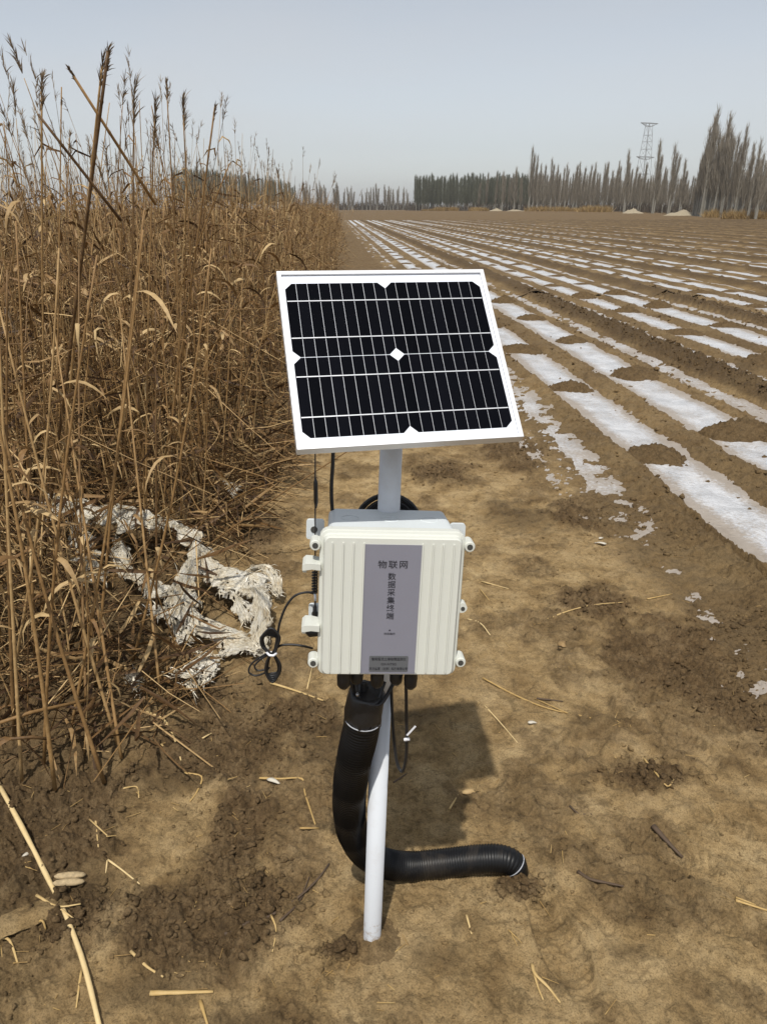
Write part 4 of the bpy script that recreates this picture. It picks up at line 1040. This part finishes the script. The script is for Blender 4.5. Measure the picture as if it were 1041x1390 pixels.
# coiled antenna lead, tied in a hank
YK = 1.10
ck = tag(empty('coiled_cable', P3(369, 888, YK)), 'black cable hank tied in the middle, dangling left of the cream box', 'cable')
K0 = Vector(ck.location)
def lk(px, py, d=0.0): return Vector(P3(px, py, YK + d)) - K0
def sub(name, pts, r=.0021, mat='rubber', n=8): return MB().tube(spline(pts, 7), r, n).build(name, M[mat], ck, True)
sub('lead', [lk(428, 806, -.01), lk(416, 804), lk(400, 809), lk(388, 824), lk(380, 845), lk(377, 862), lk(375, 876), lk(371, 888)])
sub('lead', [lk(424, 880, .02), lk(412, 877), lk(396, 875), lk(382, 876), lk(374, 881), lk(369, 888)])
rl = random.Random(5)
for k in range(7):
    w = 13 - 1.4 * k; dx = rl.uniform(-2, 2); d = (k - 3) * .003
    sub('cable_turn', [lk(369 + dx * .3, 889, d), lk(360 - w * .35 + dx, 878, d), lk(357 - w * .2 + dx, 866, d), lk(362 + dx, 856 + k, d), lk(368 + dx, 853 + 1.5 * k, d), lk(375 + dx, 858 + k, d), lk(377 + w * .12 + dx, 868, d), lk(372 + dx * .3, 889, d)], .0020)
for k in range(5):
    w = 1 - .13 * k; dx = rl.uniform(-1.2, 1.2); d = (k - 2) * .003
    sub('cable_turn', [lk(367 + dx * .3, 887, d), lk(365 - 3 * w + dx, 900, d), lk(364 - 3 * w + dx, 914, d), lk(370 + dx, 926 - 3 * k, d), lk(378 + dx, 916 - k, d), lk(377 + 3 * w + dx, 902, d), lk(371 + dx * .3, 887, d)], .0020)
sub('cable_turn', [lk(366, 886, .006), lk(352, 893, .01), lk(341, 902, .012), lk(338, 912, .012), lk(346, 917, .012), lk(358, 914, .01), lk(366, 906, .006)], .0017)
sub('cable_turn', [lk(366, 888, .004), lk(354, 895, .008), lk(346, 904, .008), lk(350, 910, .008), lk(361, 909, .008)], .0017)
t_ = MB(); t_.tube([lk(362.5, 886, -.011), lk(366, 889.5, -.017), lk(371, 890, -.017), lk(375, 887.5, -.011), lk(374, 886, .012), lk(364, 885, .012), lk(362.5, 886, -.011)], .0022, 6); t_.build('white_tie', M['tie'], ck, True)

# coil of black cable hung on the pole behind the box
cb = MB(); cc = Vector(BASE) + along_pole(1.0)
for k in range(9):
    rr = .014 + .0052 * k; o_ = Vector((rl.uniform(-.001, .001), .032 + .003 * (k % 2), -.028 + rl.uniform(-.001, .001)))
    cb.tube([cc + o_ + Vector((rr * 1.06 * math.cos(a), .010 * math.sin(a), rr * math.sin(a))) for a in [2 * math.pi * j / 40 for j in range(41)]], .0034, 6)
cb.v = [tuple(Vector(v) - cc) for v in cb.v]
o = cb.build('cable_coil', M['rubber'], None, True); o.location = cc; tag(o, 'flat coil of black cable hung on the pole behind the box top', 'cable')

# hanging cable loop under the box
o = cable('hanging_cable', 'thin black cable loop hanging below the right of the box', 'cable',
          [P3(551, 925, 1.10), P3(551.5, 960, 1.105), P3(552, 1000, 1.11), P3(551, 1030, 1.12), P3(546, 1047, 1.13), P3(539, 1035, 1.14), P3(534.5, 1000, 1.15), P3(532, 960, 1.16), P3(531, 925, 1.17)], .0030)
q0 = Vector(o.location)
t_ = MB(); t_.box(Vector(P3(558, 992, 1.10)) - q0, (.0035, .001, .026), Matrix.Rotation(R(36), 3, 'Y')); t_.tube([Vector(P3(549, 1004, 1.108)) - q0, Vector(P3(555, 1003, 1.105)) - q0], .0032, 8); t_.build('cable_tag', M['tie'], o)

# ------------------------------------------------------------ corrugated hose
HP = [P3(497, 948, 1.115), P3(490, 990, 1.12), P3(479, 1040, 1.14), P3(474, 1090, 1.18), P3(481, 1135, 1.235), P3(507, 1166, 1.29), P3(550, 1176, 1.325), P3(600, 1172, 1.335), P3(645, 1167, 1.335), P3(680, 1166, 1.330), P3(697, 1173, 1.325), P3(708, 1190, 1.32)]
path = [Vector(p_) for p_ in spline(HP, 14)]
seg = [0]
for a, b in zip(path[:-1], path[1:]): seg.append(seg[-1] + (b - a).length)
TOT = seg[-1]; NS = 470
tt = np.linspace(0, TOT, NS); PP = np.array(path)
Q = np.c_[[np.interp(tt, seg, PP[:, c]) for c in range(3)]].T
def hose_r(s):
    base = np.interp(s, [0, .05, TOT - .09, TOT - .035, TOT], [.0300, .0335, .0335, .0290, .0185])
    return base
rad = hose_r(tt) + np.where((tt > .045) & (tt < TOT - .03), .0016 * np.cos(2 * math.pi * tt / .0068), 0)
h0 = Vector(HP[5]); h0.z = 0
hm = MB().tube([Vector(q) - h0 for q in Q], list(rad), 28)
hose = hm.build('corrugated_hose', M['hose'], None, True); hose.location = h0
tag(hose, 'black corrugated hose bending from under the box down along the ground', 'hose')
def ring_at(s, r, tube_r, mat, name, par, off):
    i = int(np.searchsorted(tt, s)); c = Vector(Q[i]); d = (Vector(Q[i + 1]) - Vector(Q[i - 1])).normalized(); u = d.cross(Vector((0, 1, .3))).normalized(); w = d.cross(u)
    return MB().tube([c - off + u * r * math.cos(a) + w * r * math.sin(a) for a in [2 * math.pi * k / 36 for k in range(37)]], tube_r, 6).build(name, M[mat], par, True)
ring_at(.046, .0336, .0014, 'clip', 'hose_clip', hose, h0)
ring_at(TOT - .040, .0300, .0014, 'clip', 'hose_clip', hose, h0)
sl_ = MB(); rs = np.random.default_rng(3)
for k, s in enumerate((-.012, .000, .012, .024, .036, .044)):
    pass
top = Vector(HP[0]); d0 = (Vector(HP[0]) - Vector(HP[1])).normalized()
u0 = d0.cross(Vector((0, 1, 0))).normalized(); w0 = d0.cross(u0)
sl_.loft([[top + d0 * t - h0 + (u0 * math.cos(a) + w0 * math.sin(a)) * (r_ + .002 * math.sin(5 * a + 9 * t * 40)) for a in [2 * math.pi * k / 22 for k in range(22)]] for t, r_ in ((-.052, .0345), (-.03, .0350), (-.01, .0345), (.012, .0335), (.018, .030), (.016, .022), (.020, .004))])
sl_.build('tape_sleeve', M['black'], hose, True)
for k, (a, b) in enumerate((((476, 925, 1.10), (486, 955, 1.11)), ((494, 925, 1.115), (492, 958, 1.112)), ((497, 928, 1.12), (503, 957, 1.12)), ((522, 925, 1.12), (500, 952, 1.10)), ((536, 924, 1.12), (498, 955, 1.085)), ((482, 925, 1.105), (497, 958, 1.105)))):
    A, B = Vector(P3(*a)) - h0, Vector(P3(*b)) - h0; mid = (A + B) / 2 + Vector((.0, -.012 if k > 2 else 0, -.016 if k > 2 else 0))
    MB().tube(spline([A, mid, B], 8), .0036 if k != 1 else .006, 8).build('cable', M['rubber'], hose, True)
MB().tube([Vector(P3(485, 942, 1.085)) - h0, Vector(P3(485, 944, 1.08)) - h0], [.0032, .0024], 10).build('steel_plug', M['fixing_point'], hose, True)

# ------------------------------------------------------------ torn white film caught at the foot of the reeds
def strip(parent, o0, pts, w, seed, lift=.02, folds=5, fray=.3):
    """crumpled sheet of film: pleats run along it, its edges and ends are shredded"""
    rng = np.random.default_rng(900 + seed); C = np.array(spline(pts, 12)); n = len(C); m = 41; w = w * 2.3
    s_ = np.r_[0, np.cumsum(np.linalg.norm(np.diff(C, axis=0), axis=1))]; V = np.zeros((n, m, 3))
    cc = np.linspace(-1, 1, m); ph = rng.uniform(0, 6.28, 8)
    pleat = sum(np.abs(vnoise(cc * f + ph[k] * 3, cc * 0 + 3.7 * k + seed, 40 + k)) * a for k, (f, a) in enumerate(((2.2, .5), (5, .35), (11, .25))))
    fl, fr = 1 + .25 * vnoise(s_ * 28, s_ * 0 + seed, 61) + .08 * rng.normal(size=n), 1 + .25 * vnoise(s_ * 28, s_ * 0 + seed + 9, 62) + .08 * rng.normal(size=n)
    for i in range(n):
        d = C[min(i + 1, n - 1)] - C[max(i - 1, 0)]; d /= np.linalg.norm(d); sd = np.cross(d, (0, 0, 1)); sd /= np.linalg.norm(sd); nn = np.cross(sd, d)
        bunch = .62 + .38 * vnoise(np.array([s_[i] * 16]), np.array([seed * 3.3]), 60)[0]
        e = min(1, .45 + 4 * min(i, n - 1 - i) / n)
        ww = w * e * bunch * np.where(cc < 0, fl[i], fr[i])
        drift = cc + .12 * math.sin(s_[i] * 24 + ph[0])
        pl_ = sum(np.abs(vnoise(drift * f + ph[k] * 3, s_[i] * 4 + 3.7 * k + seed, 40 + k)) * a for k, (f, a) in enumerate(((2.4, .55), (6, .45), (13, .32))))
        hgt = lift * (1 - cc ** 2) * .5 + w * .32 * (1.35 - bunch) * pl_ + .014 * vnoise(s_[i] * 7 + seed, cc * 1.2, 66) - np.abs(cc) ** 3 * lift * .8
        V[i] = C[i] + sd * (cc * ww / 2)[:, None] + nn * hgt[:, None]
    Fc = grid_faces(n, m).reshape(n - 1, m - 1, 4); keep = np.ones((n - 1, m - 1), bool)
    for side in (0, 1):                                     # shredded edges and split ends
        i = 0
        while i < n - 1:
            k = rng.integers(1, 4); dep = rng.integers(0, 3 + int(8 * fray)); 
            if side: keep[i:i + k, m - 1 - dep:] = False
            else: keep[i:i + k, :dep] = False
            i += k
    for j in range(0, m - 1):
        a_, b_ = rng.integers(0, 5), rng.integers(0, 5)
        keep[:a_, j] = False
        if b_: keep[-b_:, j] = False
    for _ in range(int(6 + 14 * fray)):
        i, j = rng.integers(2, n - 3), rng.integers(2, m - 5); keep[i:i + rng.integers(1, 4), j:j + rng.integers(1, 3)] = False
    Vf = V.reshape(-1, 3) - np.array(o0); Fk = [Fc[keep]]
    ac = np.tile(cc * w * 10 + seed, n); al = np.repeat(s_ * 3, m)
    fb, fd, fo = [], [], len(Vf)                            # loose fibres pulled from the rims
    for _ in range(46):
        i = rng.integers(1, n - 1); j = rng.choice([rng.integers(0, 6), m - 1 - rng.integers(0, 6)]) if rng.random() < .6 else rng.integers(0, m)
        if rng.random() < .5: i = rng.choice([rng.integers(0, 4), n - 1 - rng.integers(0, 4)])
        fb.append(V[i, j] - np.array(o0)); t_ = V[min(i + 1, n - 1), j] - V[max(i - 1, 0), j]; fd.append(t_ / (np.linalg.norm(t_) + 1e-6) * rng.choice([-1, 1]) + rng.normal(0, .45, 3) + (0, 0, .12))
    Vb, Fb = blade_batch(np.array(fb), np.array(fd), rng.uniform(.012, .06, 46), rng.uniform(.0015, .006, 46), rng=rng, curve=-.2)
    me = mesh_np('film_strip', np.r_[Vf, Vb], Fk + [Fb + fo], M['cloth'], True, {'across': np.r_[ac, np.repeat(rng.uniform(0, 9, 46), 5)], 'along': np.r_[al, np.zeros(230)]})
    o = link('film_strip', me, parent); md = o.modifiers.new('thick', 'SOLIDIFY'); md.thickness = .0009
    return o
def GZ(px, py, z): return gp(px, py, z)
ro = Vector(gp(220, 800)); rag = tag(empty('torn_film', ro), 'torn dirty white film bunched in loops at the foot of the reeds', 'plastic film')
strip(rag, ro, [GZ(222, 712, .10), GZ(248, 725, .11), GZ(270, 750, .10), GZ(290, 776, .09), GZ(318, 788, .09), GZ(345, 795, .08), GZ(362, 800, .06)], .085, 1, .03, 5)
strip(rag, ro, [GZ(340, 795, .08), GZ(352, 812, .09), GZ(356, 835, .07), GZ(352, 860, .05), GZ(346, 886, .02)], .065, 2, .025, 4)
strip(rag, ro, [GZ(255, 780, .09), GZ(247, 800, .09), GZ(252, 826, .08), GZ(268, 848, .06), GZ(300, 862, .05), GZ(330, 878, .03), GZ(352, 888, .015)], .060, 3, .025, 4)
strip(rag, ro, [GZ(268, 772, .10), GZ(255, 785, .11), GZ(240, 812, .09), GZ(236, 830, .06)], .085, 4, .03, 5)
strip(rag, ro, [GZ(160, 730, .07), GZ(166, 765, .08), GZ(186, 790, .08), GZ(215, 805, .07), GZ(243, 806, .08)], .065, 5, .02, 4)
strip(rag, ro, [GZ(55, 688, .16), GZ(100, 698, .17), GZ(140, 706, .17), GZ(185, 712, .16), GZ(215, 722, .13)], .13, 6, .02, 5)
strip(rag, ro, [GZ(95, 705, .13), GZ(112, 735, .12), GZ(122, 770, .10), GZ(130, 795, .06)], .08, 7, .02, 3)
strip(rag, ro, [GZ(340, 778, .10), GZ(360, 775, .10), GZ(372, 790, .08), GZ(379, 812, .04)], .045, 8, .015, 3, .8)
strip(rag, ro, [GZ(200, 830, .05), GZ(222, 836, .05), GZ(245, 860, .05), GZ(262, 874, .04)], .045, 9, .015, 3, .8)
strip(rag, ro, [GZ(300, 800, .06), GZ(318, 812, .06), GZ(330, 830, .04), GZ(338, 848, .03)], .05, 10, .015, 3, .8)
r2o = Vector(gp(265, 920)); rag2 = tag(empty('film_scrap', r2o), 'small shredded white film scrap on the mud below the bunched film', 'plastic film')
strip(rag2, r2o, [GZ(270, 892, .05), GZ(283, 900, .05), GZ(288, 915, .03), GZ(280, 928, .02)], .035, 21, .012, 3, 1.2)
strip(rag2, r2o, [GZ(283, 898, .05), GZ(268, 905, .05), GZ(258, 922, .03), GZ(266, 942, .015)], .040, 22, .012, 3, 1.2)
strip(rag2, r2o, [GZ(240, 918, .03), GZ(256, 922, .04), GZ(272, 920, .03)], .035, 23, .012, 3, 1.2)
r3o = Vector(gp(185, 930)); rag3 = tag(empty('film_scrap', r3o), 'tiny grey-white film scrap among stems left of the shredded scrap', 'plastic film')
strip(rag3, r3o, [GZ(178, 918, .03), GZ(186, 925, .03), GZ(188, 940, .015)], .03, 24, .01, 3, 1.2)
r4o = Vector(gp(315, 665)); rag4 = tag(empty('film_scrap', r4o), 'pale film flake hung in the grass above the bunched film', 'plastic film')
strip(rag4, r4o, [GZ(308, 655, .12), GZ(316, 664, .12), GZ(318, 676, .10)], .03, 25, .01, 2, .6)

# ------------------------------------------------------------ loose straw, sticks and scraps on the ground
def ground_stick(name, label, cat, px, r, mat='straw', lift=.0, flat=.7, group=None, forks=(), taper=.5, z=0.0):
    """px: photo pixels of a polyline lying on the ground"""
    pts = []
    for a, b in px:
        q = gp(a, b, z)
        for _ in range(3): q = gp(a, b, z + sz(q[0], q[1]) + r * .8 + lift)
        pts.append(q)
    o0 = Vector(pts[0])
    rng = random.Random(int(px[0][0] * 7 + px[0][1]))
    def poly(P, r):
        P = spline(P, 4) if len(P) < 6 else spline(P, 2)
        n = len(P); rr = [r * (1 - taper * i / (n - 1)) * rng.uniform(.85, 1.12) for i in range(n)]
        return MB().tube([Vector(q) - o0 for q in P], rr, 7, True, flat)
    mb = poly(pts, r)
    for f in forks:
        P = []
        for a, b in f:
            q = gp(a, b, z)
            for _ in range(2): q = gp(a, b, z + sz(q[0], q[1]) + r * .8 + lift)
            P.append(q)
        m2 = poly(P, r * .7); mb.add(m2.v, m2.f)
    o = mb.build(name, M[mat], None, True); o.location = o0
    at = o.data.attributes.new('tint', 'FLOAT', 'POINT'); at.data.foreach_set('value', np.full(len(o.data.vertices), rng.uniform(.35, .9), np.float32))
    return tag(o, label, cat, group)
g_ = 'loose straw pieces on the track'
ground_stick('reed_stalk', 'long golden reed stalk lying across the lower left corner', 'reed stalk', [(-8, 1052), (30, 1122), (62, 1185), (88, 1238), (110, 1295), (124, 1345), (136, 1396)], .0062, taper=.15, lift=.006)
for lab, px, r, fk in (
    ('long pale straw lying right of the panel shadow', [(655, 920), (700, 944), (745, 962), (800, 974), (841, 986)], .0042, ([(770, 968), (725, 948)],)),
    ('bent straw just right of the box, longest of the upper pair', [(743, 840), (772, 829), (805, 821), (850, 817)], .0038, ()),
    ('short straight straw at the end of the bent one, farther right', [(878, 813), (912, 806)], .0034, ()),
    ('short curved straw touching the lower right side of the box', [(634, 840), (652, 846), (665, 862)], .0036, ()),
    ('short pale straw beside the upper right of the box', [(653, 789), (690, 799)], .0034, ()),
    ('tiny straw below the short pale one beside the box', [(651, 799), (664, 815)], .0028, ()),
    ('thin straw running down right from the panel shadow edge', [(657, 957), (678, 980), (702, 1008)], .0026, ()),
    ('angled straw with a hooked end in the middle of the right track', [(874, 1030), (888, 1047), (905, 1067), (914, 1058)], .0036, ()),
    ('split pale straw at the right frame edge', [(998, 1222), (1020, 1229), (1048, 1238)], .0042, ([(998, 1218), (1025, 1228)],)),
    ('forked orange straw near the bottom of the track', [(722, 1309), (726, 1322), (744, 1340), (760, 1361)], .0044, ([(724, 1318), (730, 1340), (737, 1357)],)),
    ('short straw flecks right of the pole foot', [(633, 1242), (640, 1268)], .0032, ()),
    ('bent elbow straw on the mud left of the hose', [(352, 1056), (380, 1057), (410, 1057), (414, 1076), (428, 1119)], .0042, ()),
    ('short orange straw below the elbow straw', [(407, 1124), (433, 1124)], .0038, ()),
    ('flat orange straw lying level at the bottom left', [(204, 1348), (250, 1347), (290, 1346)], .0060, ()),
    ('short slanted straw above the flat orange one', [(178, 1291), (200, 1312), (222, 1326)], .0042, ()),
    ('curved straw hanging over the dark puddle of mud', [(199, 966), (222, 976), (236, 1000), (246, 1032)], .0042, ()),
    ('stubby straw crossing the curved one over the puddle', [(219, 1010), (245, 1032)], .0034, ()),
    ('kinked straw at the right rim of the puddle', [(250, 1049), (274, 1054), (268, 1074), (258, 1088)], .0036, ()),
    ('small hooked straw at the left rim of the puddle', [(167, 1070), (186, 1068), (189, 1083)], .0032, ()),
    ('upright-looking straw leaning on the mud left of centre', [(128, 1095), (131, 1120), (134, 1150)], .0034, ([(122, 1112), (148, 1136)],)),
    ('thin double straw in the middle of the left mud', [(147, 1167), (165, 1180), (190, 1200)], .0030, ([(146, 1168), (144, 1185)],)),
    ('thin vertical straw near the bottom left corner', [(111, 1318), (107, 1345), (104, 1368)], .0032, ()),
    ('straw sprouting from the joint of the long golden stalk', [(50, 1215), (78, 1230), (110, 1227)], .0034, ([(78, 1230), (105, 1250)],)),
    ('orange hooked straw under the mud slab at left', [(0, 1273), (14, 1277), (26, 1312)], .0038, ()),
    ('small bent straw right of the mud slab', [(48, 1252), (58, 1250), (63, 1262)], .0034, ()),
    ('straw stump at the bottom edge left of the pole', [(272, 1358), (283, 1394)], .0046, ()),
    ('pale straw curling by the twig left of the pole', [(368, 1242), (375, 1262), (370, 1292)], .0026, ()),
    ('brown straw lying under the left of the box', [(368, 927), (400, 937), (442, 952)], .0052, ()),
    ('slim straw standing between cable hank and box', [(417, 935), (424, 905)], .0026, ()),
    ('straw bit on the clods under the torn film', [(275, 1002), (293, 992)], .003, ()),
    ('short pale straw in the panel shadow', [(610, 1098), (622, 1078)], .003, ()),
    ('fine straw behind the forked orange one', [(690, 1262), (708, 1280)], .002, ([(694, 1268), (702, 1284)],))):
    ground_stick('straw', lab, 'straw', px, r, forks=fk, group=g_)
for lab, px, r in (
    ('thick dark stick lying slanted on the right of the track', [(886, 1121), (905, 1142), (926, 1164)], .0078),
    ('thin dark root-like stick right of the hose end', [(784, 1183), (800, 1193), (822, 1198), (846, 1203)], .0050),
    ('small curved dark twig above the root-like stick', [(773, 1094), (785, 1104), (803, 1105)], .0032),
    ('long dark twig in the mud left of the pole foot', [(305, 1268), (335, 1253), (365, 1244), (400, 1222), (430, 1195), (447, 1172)], .0046),
    ('dark twig branching near the elbow straw', [(380, 1250), (405, 1225), (420, 1190)], .003),
    ('dark flattened stem behind the long straw right of the box', [(728, 948), (748, 950), (764, 952)], .004),
    ('dark splinter under the hanging cable', [(534, 1062), (552, 1050)], .003)):
    ground_stick('twig', lab, 'stick', px, r, 'twig', forks=([(px[1][0], px[1][1]), (px[1][0] + 14, px[1][1] - 18)],) if 'branching' in lab else ())
def leaf_on_ground(label, px, py, L, w, az, mat, name='dead_leaf', curl=1.2, seed=1):
    q = gp(px, py); rng = np.random.default_rng(seed)
    A, B = leaf_geo(rng, L, w, curl, az, (0, 0, .006), .35, .6, 7)
    A[:, 2] = np.abs(A[:, 2]) + .002
    o = link(name, mesh_np(name, A, B, mat, True, {'tint': np.full(len(A), .8)})); md = o.modifiers.new('t', 'SOLIDIFY'); md.thickness = .001
    o.location = (q[0], q[1], sz(q[0], q[1]) + .002); return tag(o, label, 'leaf')
leaf_on_ground('curled pale leaf at the lower right of the panel shadow', 627, 1075, .075, .022, .1, M['leaf'], seed=3)
leaf_on_ground('small folded leaf on the track right of the box bottom', 760, 886, .05, .035, .9, M['leaf'], seed=4)
leaf_on_ground('pale leaf flake right of the box near the upper rough soil', 822, 742, .06, .03, 2.8, M['flake'], 'film_flake', seed=5)
leaf_on_ground('tiny white film flake between long straw and stick', 716, 985, .03, .012, .2, M['flake'], 'film_flake', seed=6)
leaf_on_ground('white paper-like flake at the tip of the elbow straw', 363, 1058, .045, .014, -.3, M['flake'], 'film_flake', seed=7)
leaf_on_ground('white flake in the clods near the left frame edge', 30, 1160, .035, .010, .9, M['flake'], 'film_flake', seed=8)
leaf_on_ground('tiny pale flake in the soil above the fork of straws', 812, 735, .03, .014, .5, M['flake'], 'film_flake', seed=9)
# spotted dry husk, two halves
q = gp(95, 1195); hu = tag(empty('seed_husk', (q[0], q[1], sz(q[0], q[1]) + .012), (0, .15, R(12))), 'spotted pale dry husk lying in the mud left of the stalk joint', 'husk')
for s in (-1, 1):
    m = MB(); m.loft([[Vector((x, s * .010 + r_ * math.cos(a) * .8, r_ * .62 * math.sin(a))) for a in [2 * math.pi * k / 12 for k in range(12)]] for x, r_ in ((-.036, .002), (-.028, .009), (-.008, .0122), (.015, .0115), (.030, .008), (.036, .002))])
    o = m.build('husk_half', M['husk'], hu, True)
# flat broken slab of mud crust
q = gp(45, 1240); a, b = np.meshgrid(np.linspace(-1, 1, 12), np.linspace(-1, 1, 8), indexing='ij')
Vt = np.c_[(a * .075).ravel(), (b * .035).ravel(), (.018 + .006 * fbm(a * 2, b * 2, 5, 3) - .02 * (np.maximum(abs(a), abs(b)) > .95)).ravel()]
o = link('mud_slab', mesh_np('mud_slab', Vt, grid_faces(12, 8), M['soil'], True, {'loose': np.zeros(96), 'wet': np.full(96, .35)})); o.location = (q[0], q[1], sz(q[0], q[1])); o.rotation_euler = (R(-14), R(6), R(34)); tag(o, 'tilted flat slab of mud crust at the left frame edge', 'mud slab')
# fine chaff
P = []
while len(P) < 420:
    y = .75 + 3.2 * random.random() ** 1.4; x = random.uniform(-.55, .50) * (y + .4)
    if random.random() < (.9 if x < -.1 else .35): P.append((x, y))
Vs, Fs, off = [], [], 0
for x, y in P:
    L = random.uniform(.008, .045); a = random.uniform(0, 6.28); V, Fc, _c = stem_geo([(0, 0, 0), (L, 0, random.uniform(-.002, .004))], random.uniform(.0007, .0016), .0007, 3, False)
    V = V @ np.array(Matrix.Rotation(a, 3, 'Z')).T + np.array([x, y, sz(x, y) + .002]); Vs.append(V); Fs.append(Fc + off); off += len(V)
me = mesh_np('straw_chaff', np.concatenate(Vs), np.concatenate(Fs), M['straw'], False, {'tint': RNG.uniform(.1, .8, off)})
tag(link('straw_chaff', me), 'fine straw chaff sprinkled over the trodden mud', 'chaff', kind='stuff')
